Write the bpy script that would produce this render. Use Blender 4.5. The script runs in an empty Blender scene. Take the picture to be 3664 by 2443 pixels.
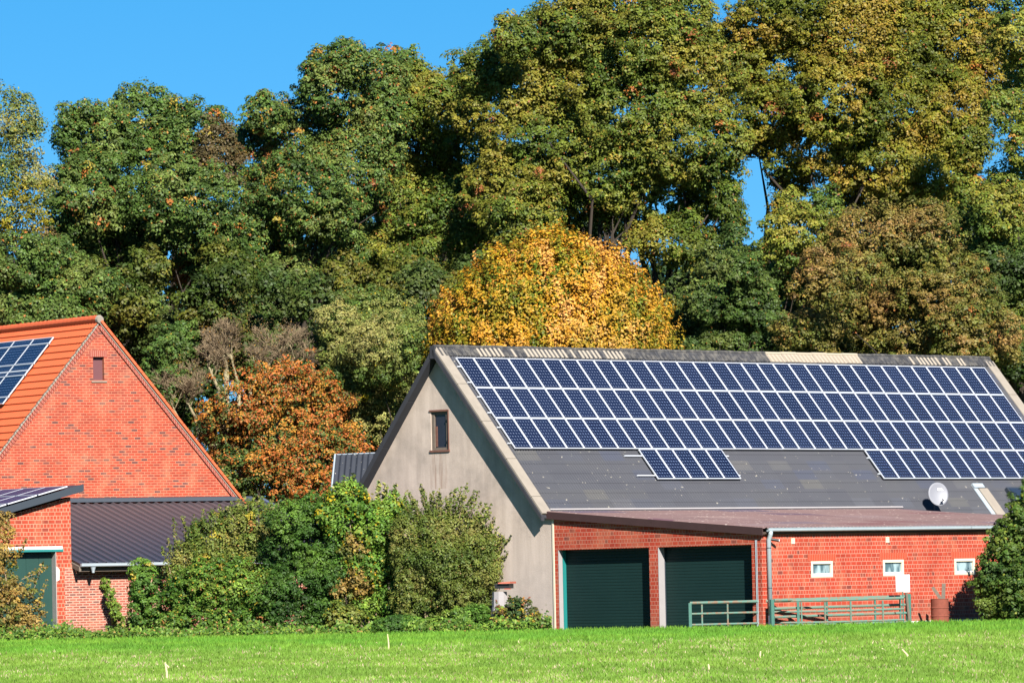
import bpy, math, random
import numpy as np
from mathutils import Vector, Matrix
from mathutils.geometry import tessellate_polygon
R = math.radians
rng = np.random.default_rng(7); random.seed(7)
scene = bpy.context.scene
COL = scene.collection

# ------------------------------------------------------------------ camera model (a long lens from across the field)
F = 21442.45; PITCH = R(2.41532); ROLL = .021198; ZC = 1.18
CAM = Vector((0, 0, ZC))
FW = Vector((0, math.cos(PITCH), math.sin(PITCH))); UP = Vector((0, -math.sin(PITCH), math.cos(PITCH))); RT = Vector((1, 0, 0))
K = 3664 / 2352
def ray(x, y):                       # x, y measured on the 2352 px wide picture
    a = x * K - 1832; b = 1221.5 - y * K; c, s = math.cos(ROLL), math.sin(ROLL)
    return FW + RT * ((a * c + b * s) / F) + UP * ((-a * s + b * c) / F)
def at(x, y, Y):
    d = ray(x, y); return CAM + d * (Y / d.y)
def hit(x, y, p0, n):
    d = ray(x, y); return CAM + d * ((p0 - CAM).dot(n) / d.dot(n))
def ground(x, y): return hit(x, y, Vector((0, 0, 0)), Vector((0, 0, 1)))

cam = bpy.data.cameras.new('camera'); camo = bpy.data.objects.new('camera', cam); COL.objects.link(camo)
cam.sensor_width = 36; cam.lens = 36 * F / 3664; cam.clip_end = 5000; cam.clip_start = 1
c, s = math.cos(ROLL), math.sin(ROLL)
# the picture is turned slightly: the level leans up to the right
cx = RT * c - UP * s; cy = RT * s + UP * c
cx = RT * c + UP * (-s); cy = UP * c + RT * s
camo.matrix_world = Matrix((( cx.x, cy.x, -FW.x, CAM.x), (cx.y, cy.y, -FW.y, CAM.y), (cx.z, cy.z, -FW.z, CAM.z), (0, 0, 0, 1)))
scene.camera = camo

# ------------------------------------------------------------------ light
SUN = Vector((.662, -2.04, 1.45)).normalized()
ld = bpy.data.lights.new('sun', 'SUN'); ld.energy = 5.0; ld.angle = R(.5); ld.color = (1, .95, .87)
lo = bpy.data.objects.new('sun', ld); COL.objects.link(lo); lo.location = (30, -60, 80)
lo.rotation_euler = (-SUN).to_track_quat('-Z', 'Y').to_euler()
w = bpy.data.worlds.new('World'); scene.world = w; w.use_nodes = True
nt = w.node_tree; bg = nt.nodes['Background']
sky = nt.nodes.new('ShaderNodeTexSky'); sky.sky_type = 'NISHITA'; sky.sun_disc = False
sky.sun_elevation = math.asin(SUN.z); sky.sun_rotation = math.atan2(SUN.x, SUN.y)
sky.altitude = 100; sky.air_density = 1.0; sky.dust_density = .2; sky.ozone_density = 2.5
tc = nt.nodes.new('ShaderNodeTexCoord'); mp = nt.nodes.new('ShaderNodeVectorMath'); mp.operation = 'ADD'; mp.inputs[1].default_value = (0, 0, .13)
nm = nt.nodes.new('ShaderNodeVectorMath'); nm.operation = 'NORMALIZE'
hs = nt.nodes.new('ShaderNodeHueSaturation'); hs.inputs['Saturation'].default_value = 1.5; hs.inputs['Hue'].default_value = .497
nt.links.new(tc.outputs['Generated'], mp.inputs[0]); nt.links.new(mp.outputs[0], nm.inputs[0]); nt.links.new(nm.outputs[0], sky.inputs[0])
nt.links.new(sky.outputs[0], hs.inputs['Color']); nt.links.new(hs.outputs[0], bg.inputs[0]); bg.inputs[1].default_value = .05
vs = scene.view_settings; vs.view_transform = 'Standard'; vs.look = 'None'; vs.gamma = 1; vs.exposure = 1.52
scene.cycles.max_bounces = 6; scene.cycles.diffuse_bounces = 3; scene.cycles.glossy_bounces = 3
scene.cycles.transparent_max_bounces = 6

# ------------------------------------------------------------------ materials
class NT:
    def __init__(s, name):
        s.m = bpy.data.materials.new(name); s.m.use_nodes = True; s.t = s.m.node_tree; s.b = s.t.nodes['Principled BSDF']
    def n(s, typ, **kw):
        n = s.t.nodes.new(typ)
        for k, v in kw.items():
            if k.startswith('_'): setattr(n, k[1:], v)
        return n
    def l(s, a, b): s.t.links.new(a, b)
    def val(s, inp, v):
        if hasattr(v, 'links') or isinstance(v, bpy.types.NodeSocket): s.l(v, inp)
        else: inp.default_value = v
    def math(s, op, a, b=0, c=0):
        n = s.t.nodes.new('ShaderNodeMath'); n.operation = op
        s.val(n.inputs[0], a); s.val(n.inputs[1], b); s.val(n.inputs[2], c); return n.outputs[0]
    def mix(s, f, a, b, mode='MIX'):
        n = s.t.nodes.new('ShaderNodeMix'); n.data_type = 'RGBA'; n.blend_type = mode
        s.val(n.inputs[0], f)
        for i, v in ((6, a), (7, b)):
            if isinstance(v, tuple): n.inputs[i].default_value = (*v, 1) if len(v) == 3 else v
            else: s.l(v, n.inputs[i])
        return n.outputs[2]
    def noise(s, scale, vec=None, detail=4, rough=.6, dim='3D'):
        n = s.t.nodes.new('ShaderNodeTexNoise'); n.inputs['Scale'].default_value = scale; n.inputs['Detail'].default_value = detail; n.inputs['Roughness'].default_value = rough
        if vec is not None: s.l(vec, n.inputs['Vector'])
        return n.outputs['Fac']
    def obj(s): return s.t.nodes.new('ShaderNodeTexCoord').outputs['Object']
    def sep(s, v):
        n = s.t.nodes.new('ShaderNodeSeparateXYZ'); s.l(v, n.inputs[0]); return n.outputs
    def comb(s, x, y, z=0):
        n = s.t.nodes.new('ShaderNodeCombineXYZ'); s.val(n.inputs[0], x); s.val(n.inputs[1], y); s.val(n.inputs[2], z); return n.outputs[0]
    def ramp(s, f, stops, interp='LINEAR'):
        n = s.t.nodes.new('ShaderNodeValToRGB'); n.color_ramp.interpolation = interp; e = n.color_ramp.elements
        while len(e) < len(stops): e.new(.5)
        for el, (p, col) in zip(e, stops): el.position = p; el.color = (*col, 1) if len(col) == 3 else col
        s.l(f, n.inputs[0]); return n.outputs[0]
    def sc(s, v, k):
        n = s.t.nodes.new('ShaderNodeVectorMath'); n.operation = 'MULTIPLY'; s.l(v, n.inputs[0]); n.inputs[1].default_value = k; return n.outputs[0]
    def out(s, col, rough=.8, spec=.3, metal=0, bump=None, bd=.02, bs=.5, k=.75):
        b = s.b
        if isinstance(col, tuple): col = tuple(v * k for v in col)
        elif k != 1: col = s.mix(1.0, col, (k, k, k), 'MULTIPLY')
        if isinstance(col, tuple): b.inputs['Base Color'].default_value = (*col, 1)
        else: s.l(col, b.inputs['Base Color'])
        s.val(b.inputs['Roughness'], rough); b.inputs['Specular IOR Level'].default_value = spec; b.inputs['Metallic'].default_value = metal
        if bump is not None:
            n = s.t.nodes.new('ShaderNodeBump'); n.inputs['Strength'].default_value = bs; n.inputs['Distance'].default_value = bd
            s.l(bump, n.inputs['Height']); s.l(n.outputs[0], b.inputs['Normal'])
        return s.m

def plain(name, col, rough=.7, spec=.3, metal=0, var=.15, scale=6, bump=0):
    t = NT(name); o = t.obj(); f = t.noise(scale, o)
    a = tuple(v * (1 - var) for v in col); b = tuple(min(1, v * (1 + var)) for v in col)
    return t.out(t.mix(f, a, b), rough, spec, metal, t.noise(scale * 6, o) if bump else None, .01, bump)

def brick(name, bw, rh, mortar, stops, mcol, squash=1, freq=2, dirt=.25, soot=None):
    t = NT(name); o = t.obj(); x, y, z = t.sep(o)
    u = t.math('ADD', x, y); v = t.comb(u, z, 0)
    b = t.n('ShaderNodeTexBrick'); t.l(v, b.inputs['Vector'])
    b.offset = .5; b.squash = squash; b.squash_frequency = freq
    for k, q in (('Scale', 1), ('Mortar Size', mortar), ('Mortar Smooth', .15), ('Bias', 0), ('Brick Width', bw), ('Row Height', rh)): b.inputs[k].default_value = q
    b.inputs['Color1'].default_value = (0, 0, 0, 1); b.inputs['Color2'].default_value = (1, 1, 1, 1); b.inputs['Mortar'].default_value = (.5, .5, .5, 1)
    col = t.ramp(b.outputs['Color'], stops)
    big = t.noise(.35, o, 5); fine = t.noise(9, o, 3)
    col = t.mix(t.math('MULTIPLY', t.math('SUBTRACT', fine, .35), .7), col, (.16, .05, .04))
    col = t.mix(t.math('MULTIPLY', big, dirt), col, (.30, .11, .07))
    if soot: col = t.mix(soot(t, x, y, z, big), col, (.14, .055, .05))
    mc = t.mix(t.math('MULTIPLY', t.noise(3, o), .6), mcol, tuple(q * .55 for q in mcol))
    col = t.mix(b.outputs['Fac'], col, mc)
    w1 = t.noise(.8, t.sc(o, (1, 1, 1.6)), 7, .72); w2 = t.noise(2.4, t.sc(o, (.6, .6, 3)), 5, .7)
    col = t.mix(t.ramp(w1, [(.40, (0, 0, 0)), (.68, (.55, .55, .55))]), col, (.66, .58, .56), 'MULTIPLY')
    col = t.mix(t.ramp(w2, [(.45, (0, 0, 0)), (.70, (.6, .6, .6))]), col, (.66, .60, .58), 'MULTIPLY')
    col = t.mix(t.ramp(t.noise(1.3, t.sc(o, (1.3, 1.3, .8)), 4), [(.5, (0, 0, 0)), (.75, (.35, .35, .35))]), col, (.56, .25, .14))
    foot = t.math('MULTIPLY', t.math('MINIMUM', t.math('MAXIMUM', t.math('SUBTRACT', .8, z), 0), 1), t.noise(2, o, 4))
    col = t.mix(foot, col, (.20, .10, .07))
    return t.out(col, .85, .2, 0, t.math('SUBTRACT', 1, b.outputs['Fac']), .008, .6)

M = {}
RED = [(0, (.37, .030, .012)), (.3, (.46, .042, .016)), (.6, (.41, .036, .014)), (.9, (.48, .052, .021)), (.96, (.24, .035, .022)), (1, (.15, .035, .03))]
M['shed_brick'] = brick('shed brick', .25, .125, .012, RED, (.56, .235, .165), .5, 2)
M['garage_brick'] = brick('garage brick', .25, .134, .015, [(0, (.39, .038, .015)), (.4, (.46, .054, .02)), (.8, (.41, .042, .017)), (1, (.25, .038, .024))], (.54, .25, .16), .5, 2)
def house_soot(t, x, y, z, big):
    hi = t.math('MULTIPLY', t.math('SUBTRACT', z, 7.4), .28); hi = t.math('MINIMUM', t.math('MAXIMUM', hi, 0), 1)
    f = t.math('MULTIPLY', t.math('ADD', t.math('MULTIPLY', hi, .8), .25), t.ramp(t.noise(1.5, t.sc(t.obj(), (1, 1, 3)), 6, .7), [(.42, (0, 0, 0)), (.66, (.8, .8, .8))])); return f
M['house_brick'] = brick('house brick', .25, .095, .013, [(0, (.35, .036, .016)), (.45, (.46, .054, .021)), (.8, (.42, .058, .027)), (.92, (.26, .055, .038)), (.96, (.11, .045, .045)), (1, (.08, .04, .045))], (.54, .21, .125), 1, 2, .22, house_soot)
M['wall_brick'] = brick('old brick', .25, .085, .019, [(0, (.31, .06, .04)), (.6, (.37, .08, .052)), (.8, (.30, .065, .048)), (.88, (.13, .045, .045)), (1, (.10, .04, .04))], (.56, .34, .26), 1, 2, .2)
def soldier(name, c1, mc):
    t = NT(name); o = t.obj(); x, y, z = t.sep(o); u = t.math('ADD', x, y)
    fr = t.math('FRACT', t.math('MULTIPLY', u, 12)); m = t.math('LESS_THAN', fr, .14)
    return t.out(t.mix(m, t.mix(t.noise(14, o), c1, tuple(q * .7 for q in c1)), mc), .85, .2)
M['soldier'] = soldier('soldier course brick', (.44, .062, .027), (.50, .20, .13))
M['soldier_old'] = soldier('old soldier course brick', (.32, .08, .055), (.46, .24, .18))

def stucco():
    t = NT('grey render'); o = t.obj(); x, y, z = t.sep(o)
    st = t.noise(1.0, t.comb(t.math('MULTIPLY', x, 3.2), y, t.math('MULTIPLY', z, .35)), 6, .65)
    bl = t.noise(.55, o, 6, .65); fi = t.noise(18, o, 4)
    col = t.mix(t.ramp(st, [(.35, (0, 0, 0)), (.7, (1, 1, 1))]), (.42, .34, .285), (.55, .45, .38))
    col = t.mix(t.math('MULTIPLY', t.ramp(bl, [(.46, (0, 0, 0)), (.68, (1, 1, 1))]), .75), col, (.27, .225, .19))
    col = t.mix(t.math('MULTIPLY', t.math('SUBTRACT', fi, .4), .5), col, (.60, .51, .43))
    low = t.math('MINIMUM', t.math('MAXIMUM', t.math('MULTIPLY', t.math('SUBTRACT', 3.4, z), .35), 0), 1)
    col = t.mix(t.math('MULTIPLY', low, .45), col, (.50, .445, .415))
    # rust run-off under the gable window
    dx = t.math('ABSOLUTE', t.math('ADD', x, .55)); band = t.math('MULTIPLY', t.math('LESS_THAN', dx, .45), t.math('MULTIPLY', t.math('GREATER_THAN', z, 4.7), t.math('LESS_THAN', z, 5.95)))
    run = t.ramp(t.noise(1, t.comb(t.math('MULTIPLY', x, 7), 0, t.math('MULTIPLY', z, .5)), 3), [(.5, (0, 0, 0)), (.66, (1, 1, 1))])
    col = t.mix(t.math('MULTIPLY', t.math('MULTIPLY', band, run), .5), col, (.20, .10, .055))
    return t.out(col, .92, .15, 0, t.noise(25, o, 5), .02, .35)
M['stucco'] = stucco()

def sheetroof(name, cols, cw, ch, sxy, spots=(.5, .46, .36), spot=.0, rough=.65):
    """fibre-cement sheets: each sheet its own shade; sxy picks the two local axes (along, down)"""
    t = NT(name); o = t.obj(); ax = t.sep(o); a = ax[sxy[0]]; d = ax[sxy[1]]
    cell = t.comb(t.math('FLOOR', t.math('DIVIDE', a, cw)), t.math('FLOOR', t.math('DIVIDE', d, ch)), 0)
    wn = t.n('ShaderNodeTexWhiteNoise'); t.l(cell, wn.inputs['Vector'])
    col = t.ramp(wn.outputs['Value'], cols)
    st = t.noise(2.2, o, 6, .7); col = t.mix(t.math('MULTIPLY', st, .35), col, tuple(q * .55 for q in cols[0][1]))
    sp = t.ramp(t.noise(7.5, o, 2, .5), [(.70 - spot, (0, 0, 0)), (.745 - spot, (1, 1, 1))])
    col = t.mix(t.math('MULTIPLY', sp, .8), col, spots)
    return t.out(col, rough, .35)
M['barn_roof'] = sheetroof('dark fibre cement', [(0, (.040, .042, .054)), (.55, (.046, .048, .059)), (.72, (.050, .051, .058)), (.82, (.036, .043, .070)), (.90, (.070, .068, .066)), (.96, (.034, .042, .072)), (1, (.085, .080, .072))], 1.0, .325, (1, 2), (.32, .29, .23))
M['shed_roof'] = sheetroof('red brown fibre cement', [(0, (.19, .120, .110)), (.5, (.23, .145, .134)), (.8, (.205, .125, .115)), (.90, (.16, .062, .064)), (.95, (.10, .08, .12)), (1, (.27, .18, .16))], 2.4, 1.1, (1, 0), (.50, .40, .35), .05)
M['annexe_roof'] = sheetroof('dark annexe sheets', [(0, (.026, .030, .040)), (1, (.040, .044, .055))], 1.0, .5, (1, 2))
M['pale_concrete'] = plain('pale concrete', (.26, .225, .185), .9, .2, 0, .22, 3, .4)
M['dark_concrete'] = plain('dark concrete', (.034, .035, .042), .85, .25, 0, .25, 4)
M['ridge'] = None
def ridge_mat():
    t = NT('ridge tile'); a = t.n('ShaderNodeVertexColor'); a.layer_name = 'tint'; o = t.obj()
    y = t.sep(o)[1]; x, _, z = t.sep(o)
    lich = t.ramp(t.noise(5, o, 4), [(.45, (0, 0, 0)), (.62, (1, 1, 1))])
    col = t.mix(t.math('MULTIPLY', lich, .25), a.outputs['Color'], (.30, .27, .22))
    return t.out(col, .85, .25)
M['ridge'] = ridge_mat()
M['alu'] = plain('aluminium frame', (.56, .58, .62), .45, .5, .15, .05, 4)
M['zinc'] = plain('zinc', (.40, .46, .50), .5, .5, .25, .12, 3)
M['anthracite'] = plain('anthracite metal', (.032, .042, .056), .5, .45, .1, .06, 3)
M['brown_board'] = plain('brown board', (.045, .022, .022), .8, .25, 0, .25, 2)
M['dark_wood'] = plain('dark wood', (.07, .048, .038), .85, .2, 0, .3, 5)
M['weathered_wood'] = plain('weathered wood', (.15, .12, .095), .9, .15, 0, .3, 8)
M['white_plaster'] = plain('white plaster', (.72, .70, .67), .9, .2, 0, .1, 5)
M['grey_plaster'] = plain('grey plaster', (.30, .28, .28), .9, .2, 0, .1, 5)
M['grey_concrete'] = plain('grey concrete', (.36, .35, .33), .9, .2, 0, .2, 4, .3)
M['white_sheet'] = plain('white sheet', (.86, .86, .85), .5, .4, 0, .03, 3)
M['cream'] = plain('cream paint', (.62, .55, .42), .6, .35, 0, .06, 6)
M['white_paint'] = plain('white paint', (.82, .80, .76), .6, .35, 0, .04, 6)
M['teal'] = plain('teal steel', (.01, .17, .16), .5, .4, 0, .1, 4)
M['rust'] = plain('rust', (.20, .055, .035), .85, .25, 0, .35, 7)
M['rust_wood'] = plain('rusty lintel', (.16, .075, .055), .9, .2, 0, .35, 9)
M['black'] = plain('black plastic', (.015, .015, .017), .5, .4, 0, .1, 5)
M['maroon'] = plain('maroon panel', (.125, .045, .05), .7, .3, 0, .06, 5)
M['red_tile'] = plain('red clay tile', (.40, .11, .07), .8, .25, 0, .2, 6)
M['orange_tile'] = plain('orange clay tile', (.56, .105, .035), .6, .35, 0, .10, 5)
M['dish'] = plain('dish grey', (.19, .195, .22), .5, .4, 0, .04, 2)
M['blue_bin'] = plain('blue grey metal', (.10, .13, .2), .5, .4, .1, .1, 2)
M['straw'] = plain('dry straw', (.60, .50, .30), .9, .1, 0, .25, 20)
M['bark'] = plain('bark', (.045, .036, .028), .95, .1, 0, .4, 3, .6)
M['pale_bark'] = plain('pale bark', (.26, .22, .13), .95, .1, 0, .3, 3, .4)
M['twig'] = plain('twigs', (.19, .14, .085), .95, .1, 0, .3, 2)
M['stem'] = plain('bare stems', (.33, .24, .16), .95, .1, 0, .3, 6)
def green_rust():
    t = NT('green rusted steel'); o = t.obj()
    f = t.ramp(t.noise(7, o, 5, .7), [(.47, (0, 0, 0)), (.6, (1, 1, 1))])
    return t.out(t.mix(f, (.095, .19, .15), (.20, .13, .085)), .75, .3)
M['green_rust'] = green_rust()
M['old_green'] = plain('old green paint', (.05, .14, .11), .7, .3, 0, .25, 6)
def door_mat():
    t = NT('dark green shutter'); o = t.obj(); z = t.sep(o)[2]
    return t.out(t.mix(t.noise(1.2, o), (.007, .023, .022), (.010, .030, .028)), .5, .15)
M['shutter'] = door_mat()
M['green_door'] = plain('green door', (.009, .045, .036), .5, .4, 0, .15, 2)
def cells(name, a, b, dia, rough=.22, coat=.3):
    t = NT(name); o = t.obj(); x, y, z = t.sep(o)
    fu = t.math('ABSOLUTE', t.math('SUBTRACT', t.math('FRACT', t.math('DIVIDE', x, .1265)), .5))
    fv = t.math('ABSOLUTE', t.math('SUBTRACT', t.math('FRACT', t.math('DIVIDE', y, .1325)), .5))
    d = t.math('GREATER_THAN', t.math('ADD', fu, fv), dia)
    ln = t.math('MULTIPLY', t.math('GREATER_THAN', t.math('MAXIMUM', fu, fv), .475), .35)
    oi = t.n('ShaderNodeObjectInfo')
    base = t.mix(oi.outputs['Random'], a, b)
    col = t.mix(t.math('MAXIMUM', t.math('MULTIPLY', d, .9), ln), base, (.19, .23, .33))
    m = t.out(col, rough, .4 if coat else .12); t.b.inputs['Coat Weight'].default_value = coat; t.b.inputs['Coat Roughness'].default_value = .08
    return m
M['cells'] = cells('solar cells', (.006, .009, .028), (.009, .013, .036), .82)
M['cells_violet'] = cells('violet solar cells', (.030, .027, .075), (.040, .034, .09), .9, .45, 0)
def glass(name):
    t = NT(name); o = t.obj(); x, y, z = t.sep(o)
    f = t.noise(2.6, t.comb(t.math('MULTIPLY', t.math('ADD', x, y), 1.6), t.math('MULTIPLY', z, .5), 3), 2)
    return t.out(t.mix(t.ramp(f, [(.42, (0, 0, 0)), (.6, (1, 1, 1))]), (.07, .12, .14), (.30, .40, .42)), .12, .5)
M['frosted'] = glass('frosted glass')
M['dark_glass'] = plain('dark glass', (.02, .02, .03), .25, .5, 0, .2, 3)
M['skyglass'] = plain('skylight glass', (.02, .03, .05), .15, .5, 0, .2, 3)
def leafmat(name, rough=.55):
    t = NT(name); a = t.n('ShaderNodeVertexColor'); a.layer_name = 'tint'
    m = t.out(a.outputs['Color'], rough, .2, k=1)
    tr = t.n('ShaderNodeBsdfTranslucent'); t.l(a.outputs['Color'], tr.inputs['Color'])
    mx = t.n('ShaderNodeMixShader'); mx.inputs[0].default_value = .16
    t.l(t.b.outputs[0], mx.inputs[1]); t.l(tr.outputs[0], mx.inputs[2]); t.l(mx.outputs[0], t.t.nodes['Material Output'].inputs[0])
    return m
M['leaf'] = leafmat('leaves'); M['grass'] = leafmat('grass blades', .7)
def soil():
    t = NT('field soil'); o = t.obj()
    f = t.noise(.9, o, 6, .7); g = t.noise(.12, o, 4)
    col = t.mix(f, (.07, .14, .022), (.13, .19, .04)); col = t.mix(t.math('MULTIPLY', g, .4), col, (.17, .11, .06))
    return t.out(col, .95, .1)
M['soil'] = soil()

# ------------------------------------------------------------------ mesh builder
class MB:
    def __init__(s): s.v = []; s.f = []; s.c = []; s.col = None
    def add(s, vs, fs, col=None):
        o = len(s.v); s.v += [tuple(v) for v in vs]; s.f += [tuple(o + i for i in f) for f in fs]
        s.c += [col] * len(fs)
    def hexa(s, p, col=None):            # p: 4 bottom ccw, 4 top
        s.add(p, [(3, 2, 1, 0), (4, 5, 6, 7), (0, 1, 5, 4), (1, 2, 6, 5), (2, 3, 7, 6), (3, 0, 4, 7)], col)
    def box(s, x0, y0, z0, x1, y1, z1, col=None):
        s.hexa([(x0, y0, z0), (x1, y0, z0), (x1, y1, z0), (x0, y1, z0), (x0, y0, z1), (x1, y0, z1), (x1, y1, z1), (x0, y1, z1)], col)
    def obox(s, o, ex, ey, ez, col=None):
        o, ex, ey, ez = map(Vector, (o, ex, ey, ez)); a = [o, o + ex, o + ex + ey, o + ey]
        s.hexa(a + [q + ez for q in a], col)
    def wall(s, outer, holes, fn, th):   # polygon (a,b) -> fn(a,b,t); t = 0 front, th back
        polys = [[Vector((a, b, 0)) for a, b in outer]] + [[Vector((a, b, 0)) for a, b in h] for h in holes]
        tris = tessellate_polygon(polys); flat = [p for q in polys for p in q]
        o = len(s.v); n = len(flat)
        s.v += [tuple(fn(p.x, p.y, 0)) for p in flat] + [tuple(fn(p.x, p.y, th)) for p in flat]
        for t in tris:
            s.f.append(tuple(o + i for i in t)); s.f.append(tuple(o + n + i for i in reversed(t)))
        k = 0
        for q in polys:
            m = len(q)
            for i in range(m):
                a, b = k + i, k + (i + 1) % m; s.f.append((o + a, o + b, o + n + b, o + n + a))
            k += m
        s.c += [None] * (len(s.f) - len(s.c))
    def tube(s, pts, rad, n=8, cap=True, col=None):
        pts = [Vector(p) for p in pts]; r = rad if isinstance(rad, (list, tuple)) else [rad] * len(pts)
        o = len(s.v); m = len(pts); f0 = len(s.f)
        for i, p in enumerate(pts):
            d = (pts[min(i + 1, m - 1)] - pts[max(i - 1, 0)]).normalized()
            a = d.cross(Vector((0, 0, 1)) if abs(d.z) < .9 else Vector((1, 0, 0))).normalized(); b = d.cross(a)
            for k in range(n):
                t = 2 * math.pi * k / n; s.v.append(tuple(p + (a * math.cos(t) + b * math.sin(t)) * r[i]))
        for i in range(m - 1):
            for k in range(n):
                s.f.append((o + i * n + k, o + i * n + (k + 1) % n, o + (i + 1) * n + (k + 1) % n, o + (i + 1) * n + k))
        if cap: s.f.append(tuple(o + k for k in reversed(range(n)))); s.f.append(tuple(o + (m - 1) * n + k for k in range(n)))
        s.c += [col] * (len(s.f) - f0)
    def lathe(s, prof, n=28, c=(0, 0, 0)):
        o = len(s.v); m = len(prof); f0 = len(s.f)
        for r, z in prof:
            for k in range(n):
                t = 2 * math.pi * k / n; s.v.append((c[0] + r * math.cos(t), c[1] + r * math.sin(t), c[2] + z))
        for i in range(m - 1):
            for k in range(n): s.f.append((o + i * n + k, o + i * n + (k + 1) % n, o + (i + 1) * n + (k + 1) % n, o + (i + 1) * n + k))
        s.c += [None] * (len(s.f) - f0)
    def sheet(s, grid):                  # grid rows of points
        o = len(s.v); h = len(grid); wd = len(grid[0])
        for r in grid: s.v += [tuple(p) for p in r]
        s.f += [(o + i * wd + j, o + i * wd + j + 1, o + (i + 1) * wd + j + 1, o + (i + 1) * wd + j) for i in range(h - 1) for j in range(wd - 1)]
        s.c += [None] * (len(s.f) - len(s.c))

def obj(name, mb, mat, parent=None, loc=None, smooth=False, bevel=0):
    me = bpy.data.meshes.new(name); me.from_pydata(mb.v, [], mb.f); me.materials.append(mat)
    if any(c is not None for c in mb.c):
        a = me.color_attributes.new('tint', 'FLOAT_COLOR', 'CORNER'); arr = []
        for p, c in zip(me.polygons, mb.c):
            cc = (*(c or (.1, .1, .1)), 1)
            arr += list(cc) * p.loop_total
        a.data.foreach_set('color', arr)
    if smooth: me.polygons.foreach_set('use_smooth', [True] * len(me.polygons))
    o = bpy.data.objects.new(name, me); COL.objects.link(o)
    if parent is not None: o.parent = parent
    if loc is not None: o.location = loc
    if bevel:
        b = o.modifiers.new('bevel', 'BEVEL'); b.width = bevel; b.segments = 2; b.limit_method = 'ANGLE'
    return o
def tag(o, label=None, cat=None, group=None, kind=None):
    if label: o['label'] = label
    if cat: o['category'] = cat
    if group: o['group'] = group
    if kind: o['kind'] = kind
    return o
def thing(name, label, cat, loc=(0, 0, 0), rz=0, group=None):
    o = bpy.data.objects.new(name, None); COL.objects.link(o); o.location = loc; o.rotation_euler = (0, 0, rz); o.empty_display_size = .2
    return tag(o, label, cat, group)
ORD = ['', 'first', 'second', 'third', 'fourth', 'fifth', 'sixth', 'seventh', 'eighth', 'ninth', 'tenth', 'eleventh', 'twelfth', 'thirteenth', 'fourteenth', 'fifteenth', 'sixteenth', 'seventeenth', 'eighteenth', 'nineteenth', 'twentieth', 'twenty-first', 'twenty-second', 'twenty-third', 'twenty-fourth', 'twenty-fifth', 'twenty-sixth', 'twenty-seventh', 'twenty-eighth', 'twenty-ninth', 'thirtieth', 'thirty-first', 'thirty-second', 'thirty-third']

# ------------------------------------------------------------------ ground
g = MB(); g.add([(-900, -40, 0), (900, -40, 0), (900, 1800, 0), (-900, 1800, 0)], [(0, 1, 2, 3)])
tag(obj('field', g, M['soil']), kind='structure')

# ================================================================== BARN (local x = across towards the yard, y = along the ridge, z up)
AL = R(44.2842); TH = R(49.1477)
BO = Vector((-1.869, 196.646, 0)); GX = Vector((math.cos(AL), -math.sin(AL), 0)); LY = Vector((math.sin(AL), math.cos(AL), 0)); ZV = Vector((0, 0, 1))
BROT = -AL
def bw(x, y, z): return BO + GX * x + LY * y + ZV * z
def bl(P): d = P - BO; return Vector((d.dot(GX), d.dot(LY), P.z))
LW = -.28; GW = 13.557
barn = thing('barn', 'long grey rendered barn with dark roof carrying rows of solar panels', 'barn', BO, BROT)
sn, cs = math.sin(TH), math.cos(TH)
RX, RZ = -.43, 9.31; EAVE = 3.88; LEN = 27.8
def slope(sd, off=0): return (RX + sd * cs + off * sn, RZ - sd * sn + off * cs)
# gable wall with window opening
fn = lambda a, b, t: (a, LW + t, b)
m = MB()
TL = (9.31 - EAVE) / 4.45
m.wall([(-4.75, 0), (4.588, 0), (4.588, 3.60), (4.18, 3.75), (RX, 9.12), (-4.75, 3.80)], [[(-.93, 5.97), (-.93, 7.23), (-.13, 7.23), (-.13, 5.97)]], fn, .35)
gw_ = obj('gable_wall', m, M['stucco'], barn)
m = MB(); m.box(-4.75, LW + .36, 0, -4.45, LEN - .3, 3.8); m.box(-4.45, LEN - .65, 0, 4.2, LEN - .3, 3.8)
m.wall([(-4.6, 3.8), (4.15, 3.8), (RX, 9.1)], [], lambda a, b, t: (a, LEN - .65 + t, b), .35)
obj('rear_wall', m, M['stucco'], barn)
m = MB(); m.box(4.53, LW - .03, 0, 4.60, LW - .002, 3.62); obj('corner_strip', m, M['cream'], barn)
# gable window
wf = MB()
for a, b, c2, d in ((-.93, 5.97, -.13, 6.05), (-.93, 7.13, -.13, 7.23), (-.93, 6.05, -.80, 7.13), (-.26, 6.05, -.13, 7.13)): wf.box(a, LW + .04, b, c2, LW + .12, d)
win = obj('gable_window', wf, M['weathered_wood'], barn)
m = MB(); m.box(-.80, LW + .09, 6.05, -.26, LW + .11, 7.13); obj('pane', m, M['dark_glass'], win)
m = MB(); m.box(-.79, LW + .075, 6.08, -.70, LW + .088, 6.75); obj('shutter_strip', m, M['rust_wood'], win)
m = MB(); m.box(-.98, LW - .03, 7.232, -.08, LW + .1, 7.29); m.box(-.98, LW - .04, 5.90, -.06, LW + .1, 5.968); m.box(-.125, LW - .02, 5.97, -.085, LW - .001, 7.23)
obj('lintel', m, M['rust_wood'], win)
m = MB(); m.box(-.25, LW + .01, 6.9, -.16, LW + .038, 6.96); m.box(-.25, LW + .01, 6.2, -.16, LW + .038, 6.26); obj('hinge', m, M['black'], win)
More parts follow.
